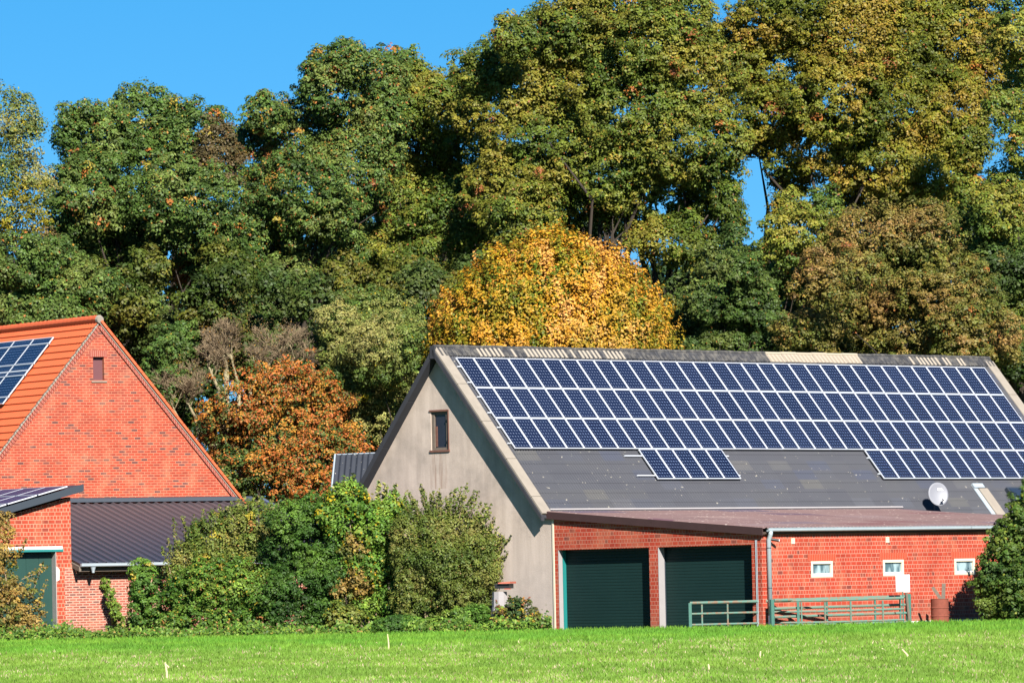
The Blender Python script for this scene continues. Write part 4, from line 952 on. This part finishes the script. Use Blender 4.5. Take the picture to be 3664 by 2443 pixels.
cs_ = (GOLD[i0] * (1 - f) + GOLD[i0 + 1] * f) * (1 - lowg) + pal((.22, .19, .02)) * lowg
C_ = np.clip(cs_[:, None, :] * (1 + rng.normal(0, .13, (len(u), per, 1))) * (1 + rng.normal(0, .06, P.shape)), .01, .9)
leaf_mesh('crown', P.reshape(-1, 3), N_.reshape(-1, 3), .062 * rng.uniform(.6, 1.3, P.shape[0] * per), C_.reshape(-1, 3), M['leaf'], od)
m = MB(); branchy(m, (0, 0, -.1), [tuple(v) for v in sc0[::140] * np.array([.8, .8, .97])], .3); obj('trunk', m, M['bark'], od, smooth=True)
# the bare tree
Yb = 225.2; bb = at(560, 1150, Yb); bb.z = 0; ob = thing('bare_tree', 'nearly bare grey-brown twiggy tree between the red gable and the maple', 'tree', bb)
mt, mw = MB(), MB()
def grow(m, p, d, ln, r, lvl):
    pts = [p]; n = 4; q = p
    for i in range(n):
        d = (d + Vector((random.gauss(0, .10), random.gauss(0, .10), .06 + random.gauss(0, .06)))).normalized(); q = q + d * (ln / n); pts.append(q)
    (m if lvl < 2 else mw).tube(pts, [max(r, .0095) * (1 - .14 * i) for i in range(n + 1)], 6 if lvl < 2 else 3, lvl < 2)
    if lvl >= 4: return
    for i in range((5, 6, 6, 5)[lvl]):
        k = random.uniform(.35, 1); i0 = min(int(k * n), n - 1); s0 = pts[i0].lerp(pts[i0 + 1], k * n - i0)
        a = random.uniform(.5, 1.25); ax = Vector((random.gauss(0, 1), random.gauss(0, .6), random.gauss(0, .3))).normalized()
        grow(m, s0, (d + ax * a).normalized(), ln * random.uniform(.5, .75), r * .48, lvl + 1)
for x, top, r in ((505, 900, .09), (520, 850, .10), (548, 880, .07), (610, 850, .08), (450, 960, .07), (640, 880, .07), (420, 980, .06), (575, 900, .06)):
    e = at(x, top, Yb) - bb; b0 = Vector((e.x * .55, random.uniform(-.6, .6), 0))
    mt.tube([b0, b0.lerp(e, .5) + Vector((random.uniform(-.2, .2), 0, 0)), e], [r * 1.3, r * 1.15, r], 7)
    grow(mt, e, Vector((random.uniform(-.3, .3) + (x - 535) * .006, 0, 1)).normalized(), 1.15, r * .9, 0)
obj('trunk', mt, M['pale_bark'], ob, smooth=True); obj('twigs', mw, M['twig'], ob)
lb = [(tuple(at(x, y, Yb) - bb), (r_ * .017, .8, r_ * .014), None) for x, y, r_ in ((480, 760, 60), (560, 740, 70), (620, 800, 60), (430, 850, 60), (400, 920, 40), (520, 840, 70), (650, 760, 30))]
P, N_, S_, C_ = foliage(lb, 1.2, 6, .8, .07, BROWNG, accent=pal((.34, .18, .03), (.12, .14, .04)), acc_p=.3, inner=.9)
leaf_mesh('last_leaves', P, N_, S_, C_, M['leaf'], ob)
# wood behind everything, one dark mass with gaps
lb = []
for i in range(230):
    x = rng.uniform(-120, 2480); top = 470 + 120 * math.sin(x * .004 + 1) * .5
    y = rng.uniform(top + 40, 960); r_ = rng.uniform(45, 85)
    if (1680 < x < 1800 and y < 560) or (x < 130 and y < 660): continue
    lb.append(lobe(x, y, r_, r_ * .8, 268, rng.uniform(-5, 5)))
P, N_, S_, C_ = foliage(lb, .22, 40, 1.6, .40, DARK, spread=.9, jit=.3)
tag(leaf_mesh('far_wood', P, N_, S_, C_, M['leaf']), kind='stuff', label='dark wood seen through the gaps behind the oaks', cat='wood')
m = MB()
for i in range(46):
    x = rng.uniform(-100, 1500); p = at(x, 1400, 262 + rng.uniform(-6, 6)); p.z = 0
    e = p + Vector((random.uniform(-1.5, 1.5), 0, random.uniform(14, 20))); m.tube([p, p.lerp(e, .5) + Vector((random.uniform(-.4, .4), 0, 0)), e], [.28, .2, .08], 6)
tag(obj('far_trunks', m, M['bark']), kind='stuff', label='dark trunks of the wood behind the oaks', cat='wood')

lb = [lobe(440, 930, 50, 55, 236), lobe(405, 880, 40, 45, 236), lobe(470, 860, 50, 50, 237), lobe(380, 940, 50, 60, 236)]
for i in range(150):
    x = rng.uniform(-60, 2420); r_ = rng.uniform(34, 62); y = rng.uniform(610, 860)
    if 1670 < x < 1810 and y < 640: continue
    lb.append(lobe(x, y, r_, r_ * .9, 236, rng.uniform(-3, 4), None if i % 3 else OAK2 * .6))
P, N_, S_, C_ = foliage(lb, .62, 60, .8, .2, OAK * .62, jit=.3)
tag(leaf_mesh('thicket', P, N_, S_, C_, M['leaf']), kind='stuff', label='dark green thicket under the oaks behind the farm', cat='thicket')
# ------------------------------------------------------------------ shrubs before the buildings
SH_D = pal((.022, .056, .008), (.042, .092, .011), (.070, .130, .016))
SH_O = pal((.060, .098, .014), (.105, .145, .022), (.160, .185, .034), (.215, .205, .050))
SH_G = pal((.048, .115, .012), (.090, .170, .02), (.155, .235, .030))
SH_A = pal((.055, .085, .014), (.12, .14, .025), (.23, .16, .04), (.29, .19, .05), (.34, .21, .035))
DM[:] = [9.0, .75, .68, .60]; LS = 1.14
def shrub(name, label, lobes, Y, pal_, per=60, dens=2.6, rad=.30, lsz=.062, shoots=(), stems=6, stem_m='stem', sh_leaf=.055, group=None, cat='shrub', sh_col=None, **kw):
    lb = [lobe(a[0], a[1], a[2], a[3], Y, rng.uniform(-.3, .3), a[4] if len(a) > 4 else None) for a in lobes]
    B = Vector((sum(l[0][0] for l in lb) / len(lb), Y, 0))
    o = thing(name, label, cat, B, 0, group)
    lb = [((l[0][0] - B.x, l[0][1] - B.y, max(l[0][2], .1)), l[1], l[2]) for l in lb]
    P, N_, S_, C_ = foliage(lb, dens, per, rad, lsz, pal_, seed=len(COL.objects), patch=.8, **kw)
    Ps, Ns, Ss, Cs = [P], [N_], [S_], [C_]; m = MB()
    for (x0, y0, x1, y1) in shoots:                 # upright leafy shoots
        a = at(x0, y0, Y + rng.uniform(-.3, .3)) - B; b = at(x1, y1, Y + rng.uniform(-.5, .3)) - B; mid = a.lerp(b, .5) + Vector((rng.uniform(-.06, .06), 0, 0))
        m.tube([a, mid, b], [.012, .009, .004], 4)
        n = int((b - a).length * 75); t = rng.random(n); q = np.array(a) * (1 - t)[:, None] + np.array(b) * t[:, None] + rng.normal(0, .07, (n, 3)) * (1.15 - t * .8)[:, None]
        Ps.append(q); Ns.append(norm(rng.normal(0, .8, (n, 3)) + np.array([0, -.7, .5]))); Ss.append(sh_leaf * rng.uniform(.6, 1.2, n))
        pp = pal_ if sh_col is None else sh_col
        Cs.append(pp[rng.integers(0, len(pp), n)] * (1 + rng.normal(0, .2, (n, 1))))
    leaf_mesh('foliage', np.concatenate(Ps), np.concatenate(Ns), np.concatenate(Ss), np.clip(np.concatenate(Cs), .004, .9), M['leaf'], o)
    for l in lb[:stems]:
        e = Vector(l[0]); b0 = Vector((e.x * .5, 0, -.05)); m.tube([b0, b0.lerp(e, .5) + Vector((rng.uniform(-.1, .1), 0, 0)), e], [.035, .025, .012], 6)
    obj('stems', m, M[stem_m], o)
    return o
YACC = pal((.38, .30, .03), (.30, .22, .03), (.34, .16, .04))
shrub('autumn_shrub', 'brown and yellow autumn bush hiding the green door at the left edge', [
    (4, 1250, 28, 50), (-14, 1330, 46, 66), (22, 1350, 24, 34), (5, 1410, 46, 40), (50, 1415, 26, 32), (80, 1438, 20, 22), (40, 1450, 45, 14), (66, 1352, 14, 16), (-4, 1205, 16, 30), (92, 1395, 10, 16)], 199.2, SH_A, per=44, dens=2.0, shoots=[(60, 1400, 98, 1290), (80, 1400, 110, 1330), (30, 1300, 62, 1235), (50, 1330, 112, 1300), (10, 1260, 20, 1175)], accent=YACC, acc_p=.05)
shrub('climbing_ivy', 'narrow green ivy strand climbing the brick wall under the gutter', [
    (243, 1340, 8, 12), (251, 1362, 9, 14), (259, 1385, 10, 15), (266, 1408, 11, 15), (272, 1425, 12, 14)], 202.5, SH_G, per=30, dens=9, rad=.13, lsz=.05, stems=0, cat='climber')
shrub('ivy_bush', 'dark green ivy at the left end of the hedge, covering the brick wall', [
    (315, 1330, 18, 36), (340, 1345, 34, 40), (318, 1400, 22, 36), (360, 1395, 40, 40), (345, 1430, 50, 20), (330, 1300, 14, 14)], 199.0, SH_D * 1.5, rad=.26, accent=YACC, acc_p=.03)
shrub('bramble', 'mixed green bramble with yellow leaves in front of the tall hedge shoots', [
    (420, 1370, 40, 44), (470, 1340, 48, 50), (520, 1390, 50, 45), (450, 1425, 60, 26), (570, 1410, 44, 34), (400, 1430, 40, 20), (540, 1340, 46, 46), (600, 1370, 40, 50)], 197.0, SH_G, accent=YACC, acc_p=.10)
shrub('privet_shrub', 'tall feathery olive shrub with upright shoots before the seamed metal roof', [
    (430, 1290, 30, 40), (480, 1260, 44, 52), (540, 1230, 46, 56), (590, 1215, 44, 48), (500, 1320, 60, 48), (590, 1300, 52, 60), (410, 1330, 26, 30)], 198.2, SH_O,
    shoots=[(400, 1310, 385, 1235), (415, 1300, 398, 1190), (432, 1270, 420, 1185), (440, 1270, 446, 1180), (470, 1230, 466, 1170), (485, 1220, 492, 1168), (510, 1210, 505, 1160), (530, 1200, 532, 1150), (550, 1195, 548, 1145), (565, 1190, 570, 1150), (585, 1190, 582, 1143), (600, 1190, 602, 1140), (620, 1190, 618, 1150), (632, 1190, 640, 1150), (395, 1330, 372, 1255), (455, 1260, 452, 1205), (500, 1230, 480, 1190), (545, 1200, 520, 1165), (560, 1200, 560, 1130), (610, 1190, 592, 1135), (575, 1200, 590, 1155), (610, 1200, 628, 1140), (645, 1190, 655, 1148)], flat=1.6, accent=YACC, acc_p=.06)
shrub('evergreen_bush', 'dense dark green rounded bush in the middle of the hedge', [
    (670, 1200, 50, 46), (720, 1190, 46, 44), (655, 1270, 50, 60), (730, 1260, 60, 66), (690, 1330, 66, 60), (750, 1330, 50, 60), (680, 1400, 66, 44), (760, 1395, 56, 44), (640, 1380, 40, 50), (765, 1250, 40, 50)], 196.6, SH_D * 1.25, rad=.28, lsz=.055, per=64, shoots=[(660, 1180, 650, 1150), (700, 1160, 702, 1138), (730, 1165, 738, 1140)])
shrub('elder_shrub', 'leggy elder with bare brown stems and yellowing leaves beside the barn gable', [
    (800, 1150, 34, 40), (770, 1190, 34, 44), (850, 1200, 42, 44), (820, 1260, 40, 40, SH_A), (880, 1230, 40, 50), (900, 1180, 36, 40), (780, 1290, 30, 40), (850, 1390, 40, 36), (830, 1330, 26, 30, SH_A), (900, 1290, 40, 50), (790, 1420, 44, 22, SH_O), (905, 1380, 36, 40), (820, 1310, 34, 40), (860, 1300, 40, 50), (800, 1360, 40, 40, SH_A)], 196.2, SH_G * 1.2, per=44, dens=2.6, lsz=.075,
    shoots=[(800, 1160, 812, 1088), (820, 1190, 806, 1110), (850, 1180, 840, 1125), (860, 1190, 872, 1102), (880, 1180, 886, 1110), (905, 1180, 908, 1112), (920, 1190, 932, 1130), (770, 1190, 765, 1120), (780, 1180, 788, 1105)], sh_col=LIME * 1.2, sh_leaf=.08, flat=1.2, accent=YEL, acc_p=.14)
m = MB(); pe = at(830, 1440, 195.7); pe.z = 0
for i in range(16):
    x = random.uniform(780, 880); e = at(x + random.uniform(-18, 18), random.uniform(1150, 1300), 196.9 + random.uniform(-.4, .2)); b0 = at(800 + (x - 800) * .6, 1440, 196.5); b0.z = 0
    m.tube([b0 - pe, (b0 - pe).lerp(e - pe, .5) + Vector((random.uniform(-.15, .15), random.uniform(-.1, .1), 0)), e - pe], [.018, .013, .006], 5)
q = obj('bare_canes', m, M['stem'], None, pe); tag(q, 'bundle of bare brown canes standing inside the leggy elder', 'canes')
fan = []
for i in range(46):
    t = i / 45; x0 = 960 + 170 * t; xe = 930 + 260 * t + random.uniform(-10, 10); ye = 1132 + 12 * math.sin(i * 2.1) + (95 * max(0, t - .62) / .38) ** 1.0 + random.uniform(-14, 18)
    fan.append((x0, ye + 70, xe, ye))
for ye in (1215, 1245, 1270, 1290): fan.append((1120, ye + 40, 1172 + random.uniform(-6, 6), ye))
shrub('box_shrub', 'large olive-green fine-leaved shrub fanning up against the grey gable', [
    (940, 1240, 36, 56), (990, 1225, 42, 46), (1040, 1225, 44, 46), (1085, 1252, 40, 50), (960, 1310, 50, 60), (1020, 1300, 60, 66), (1090, 1310, 50, 60), (1000, 1390, 60, 46), (1070, 1380, 50, 50), (940, 1380, 36, 46), (1120, 1290, 26, 50)], 195.0, SH_O * .9, rad=.26, lsz=.05, per=64, dens=3.0, shoots=fan, sh_leaf=.05, sh_col=SH_O, flat=1.5, accent=pal((.20, .13, .04), (.10, .16, .03)), acc_p=.06)
shrub('nettle_patch', 'bright green nettles at the foot of the olive shrub', [(1060, 1420, 36, 20), (1100, 1418, 40, 24), (1135, 1425, 34, 20), (1020, 1432, 40, 14)], 193.4, SH_G * 1.0, dens=4, rad=.2, stems=0, cat='weeds')
shrub('cushion_plant', 'low rounded dark green cushion plant on the grass verge', [(918, 1437, 52, 20)], 192.6, SH_D * 1.7, dens=9, rad=.16, lsz=.04, jit=.05, inner=.1, stems=1, cat='plant')
shrub('rose_shrub', 'small bush with yellow and reddish leaves at the corner of the grey gable', [
    (1165, 1420, 34, 26), (1200, 1410, 28, 28), (1175, 1392, 26, 18), (1215, 1430, 22, 18), (1190, 1436, 40, 12)], 192.4, pal((.03, .06, .014), (.07, .10, .02), (.15, .13, .03), (.20, .08, .04)), per=36, dens=3.2, rad=.22, shoots=[(1180, 1390, 1170, 1368), (1200, 1395, 1215, 1372), (1150, 1410, 1140, 1380)], accent=YACC, acc_p=.2)
shrub('hornbeam_bush', 'big dark green bush at the right edge before the window wall', [
    (2352, 1190, 40, 50), (2330, 1250, 50, 50), (2375, 1270, 60, 80), (2300, 1290, 40, 40), (2300, 1350, 52, 50), (2360, 1350, 70, 70), (2290, 1395, 34, 30), (2340, 1400, 50, 30), (2370, 1160, 26, 50), (2270, 1330, 20, 30)], 190.6, pal((.028, .062, .010), (.055, .105, .014), (.11, .15, .022)), rad=.28, lsz=.075, dens=2.4, jit=.3, shoots=[(2300, 1260, 2268, 1218), (2285, 1300, 2248, 1282), (2310, 1230, 2300, 1200), (2340, 1170, 2335, 1150)], accent=pal((.20, .22, .03)), acc_p=.05)

# weeds and longer grass along the foot of the hedge
n = 26000; x = rng.uniform(-40, 1240, n); Y = rng.uniform(190.5, 200, n); 
gy_ = np.where(x < 300, rng.uniform(196.5, 201.2, n), np.where(x > 900, rng.uniform(191, 193.5, n), rng.uniform(193, 197.5, n)))
def gx(xs, Ys): return (xs * K - 1832 + 0.0212 * 900) / F * Ys
Pw = np.stack([gx(x, gy_), gy_, np.abs(rng.normal(0, .16, n)) * (0.5 + vnoise(np.stack([x / 40, gy_ * 0, gy_ * 0], 1), 2))], 1)
cw = SH_G[rng.integers(0, 3, n)] * (.7 + .7 * vnoise(np.stack([x / 25, gy_, gy_ * 0], 1), 6))[:, None]; hot = rng.random(n) < .05; cw[hot] = pal((.30, .20, .05), (.22, .13, .06))[rng.integers(0, 2, hot.sum())]
tag(leaf_mesh('verge_weeds', Pw, norm(rng.normal(0, .6, (n, 3)) + np.array([0, -.6, .5])), .055 * rng.uniform(.6, 1.4, n), cw, M['leaf']), kind='stuff', label='low green weeds along the foot of the hedge', cat='weeds')

# ------------------------------------------------------------------ grass field
n = 330000; u = rng.random(n); iY = 1 / 236 + (1 / 64 - 1 / 236) * u ** 1.0; Y = 1 / iY; X = rng.uniform(-.108, .108, n) * Y
gxw, gyw = np.array(GX), np.array(LY); d = np.stack([X, Y, Y * 0], 1) - np.array(BO); lx, ly = d @ gxw, d @ gyw
d2 = np.stack([X, Y, Y * 0], 1) - np.array(HO); hx, hy = d2 @ np.array(HX), d2 @ np.array(HY)
ok = ~((lx < GW + .25) & (ly > LW - .12)) & ~(hy > -.05) & (Y < 206)
X, Y = X[ok], Y[ok]; n = len(X)
q1 = vnoise(np.stack([X / 1.6, Y / 9, Y * 0], 1), 11); q2 = vnoise(np.stack([X / .5, Y / 3, Y * 0], 1), 12); q3 = vnoise(np.stack([X / 14, Y / 5, Y * 0], 1), 13)
near = np.clip((150 - Y) / 22, 0, 1)                  # stubble shows in the nearer field, the far strip is lush
h = (.055 + .07 * rng.random(n)) * (1 - .35 * near) + .02
dry = (rng.random(n) < near * (.02 + .34 * np.clip(q2 * 2.2 - 1.2, 0, 1) + .10 * np.clip(q3 * 2 - 1, 0, 1)))
bare = near * np.clip(np.maximum(1 - np.abs(Y - 121 - X * .10) / 1.6, 1 - np.abs(Y - 91 - X * .22) / 1.6) + (q1 - .55) * 1.6, 0, 1) 
gone = rng.random(n) < bare * .8
gcol = np.where((q1 > .5)[:, None], pal((.090, .225, .016)), pal((.120, .250, .020))) * (.75 + .5 * q2)[:, None] * (1 + rng.normal(0, .16, (n, 1)))
gcol = gcol * (1 - near[:, None] * .5) + near[:, None] * .5 * pal((.180, .270, .038)) * (.75 + .5 * q2)[:, None]
gcol[dry] = pal((.40, .36, .20), (.34, .30, .15), (.46, .38, .24), (.25, .17, .10))[rng.integers(0, 4, dry.sum())]
h[gone] *= .35; gcol[gone] = pal((.15, .10, .055), (.24, .18, .10))[rng.integers(0, 2, gone.sum())]
wd_ = rng.uniform(.012, .026, n) * (1 + near * .2); ang = rng.uniform(0, 2 * math.pi, n)
dx, dy = np.cos(ang) * wd_, np.sin(ang) * wd_ * .5; lean = rng.normal(0, .35, (n, 2)) * h[:, None]
v = np.empty((n, 3, 3), np.float32); v[:, 0] = np.stack([X - dx, Y - dy, Y * 0 - .005], 1); v[:, 1] = np.stack([X + dx, Y + dy, Y * 0 - .005], 1); v[:, 2] = np.stack([X + lean[:, 0], Y + lean[:, 1], h], 1)
me = bpy.data.meshes.new('grass'); me.vertices.add(n * 3); me.vertices.foreach_set('co', v.ravel()); me.loops.add(n * 3); me.loops.foreach_set('vertex_index', np.arange(n * 3, dtype=np.int32))
me.polygons.add(n); me.polygons.foreach_set('loop_start', np.arange(0, n * 3, 3, dtype=np.int32)); me.polygons.foreach_set('loop_total', np.full(n, 3, np.int32))
ca = me.color_attributes.new('tint', 'FLOAT_COLOR', 'POINT'); cc = np.ones((n, 3, 4), np.float32); cc[:, :, :3] = np.clip(gcol, .01, .9)[:, None, :] * .75; ca.data.foreach_set('color', cc.ravel())
me.materials.append(M['grass']); me.update(calc_edges=True); go = bpy.data.objects.new('grass', me); COL.objects.link(go)
tag(go, 'short bright green crop grass with pale stubble covering the field', 'grass', kind='stuff')
# single straw stalks left standing
for (xb, yb, xt, yt, lab) in ((893, 1495, 890, 1455, 'tallest pale straw stalk standing alone below the hedge'), (384, 1566, 379, 1520, 'bent straw stalk near the lower left edge of the field'),
      (394, 1540, 378, 1522, 'thin straw leaf crossing the bent stalk at lower left'), (410, 1540, 407, 1528, 'short stubby straw stalk right of the bent stalk'), (424, 1536, 421, 1526, 'tiny straw stub right of the short stubby stalk'),
      (1627, 1547, 1627, 1524, 'upright straw stub below the left end of the green gates'), (1742, 1515, 1747, 1494, 'slanting straw stub right of the upright stub below the gates'), (2092, 1515, 2072, 1490, 'long leaning straw piece below the notice board'),
      (2037, 1496, 2025, 1488, 'thin straw bit lying left of the long leaning piece'), (868, 1480, 864, 1474, 'faint short stalk left of the tallest stalk'), (1192, 1480, 1190, 1470, 'little straw stalk below the corner of the grey gable')):
    p = ground(xb, yb); t_ = at(xt, yt, p.y); m = MB(); e = t_ - p; wdt = .018 if e.length < .5 else .022
    m.tube([(0, 0, -.05), tuple(e * .5 + Vector((.01, 0, 0))), tuple(e)], [wdt, wdt * .9, wdt * .6], 6)
    q = obj('straw_stalk', m, M['straw'], None, p); tag(q, lab, 'stalk', 'straw stalks in the field')

print('leaves', NLEAF[0], 'grass', n)
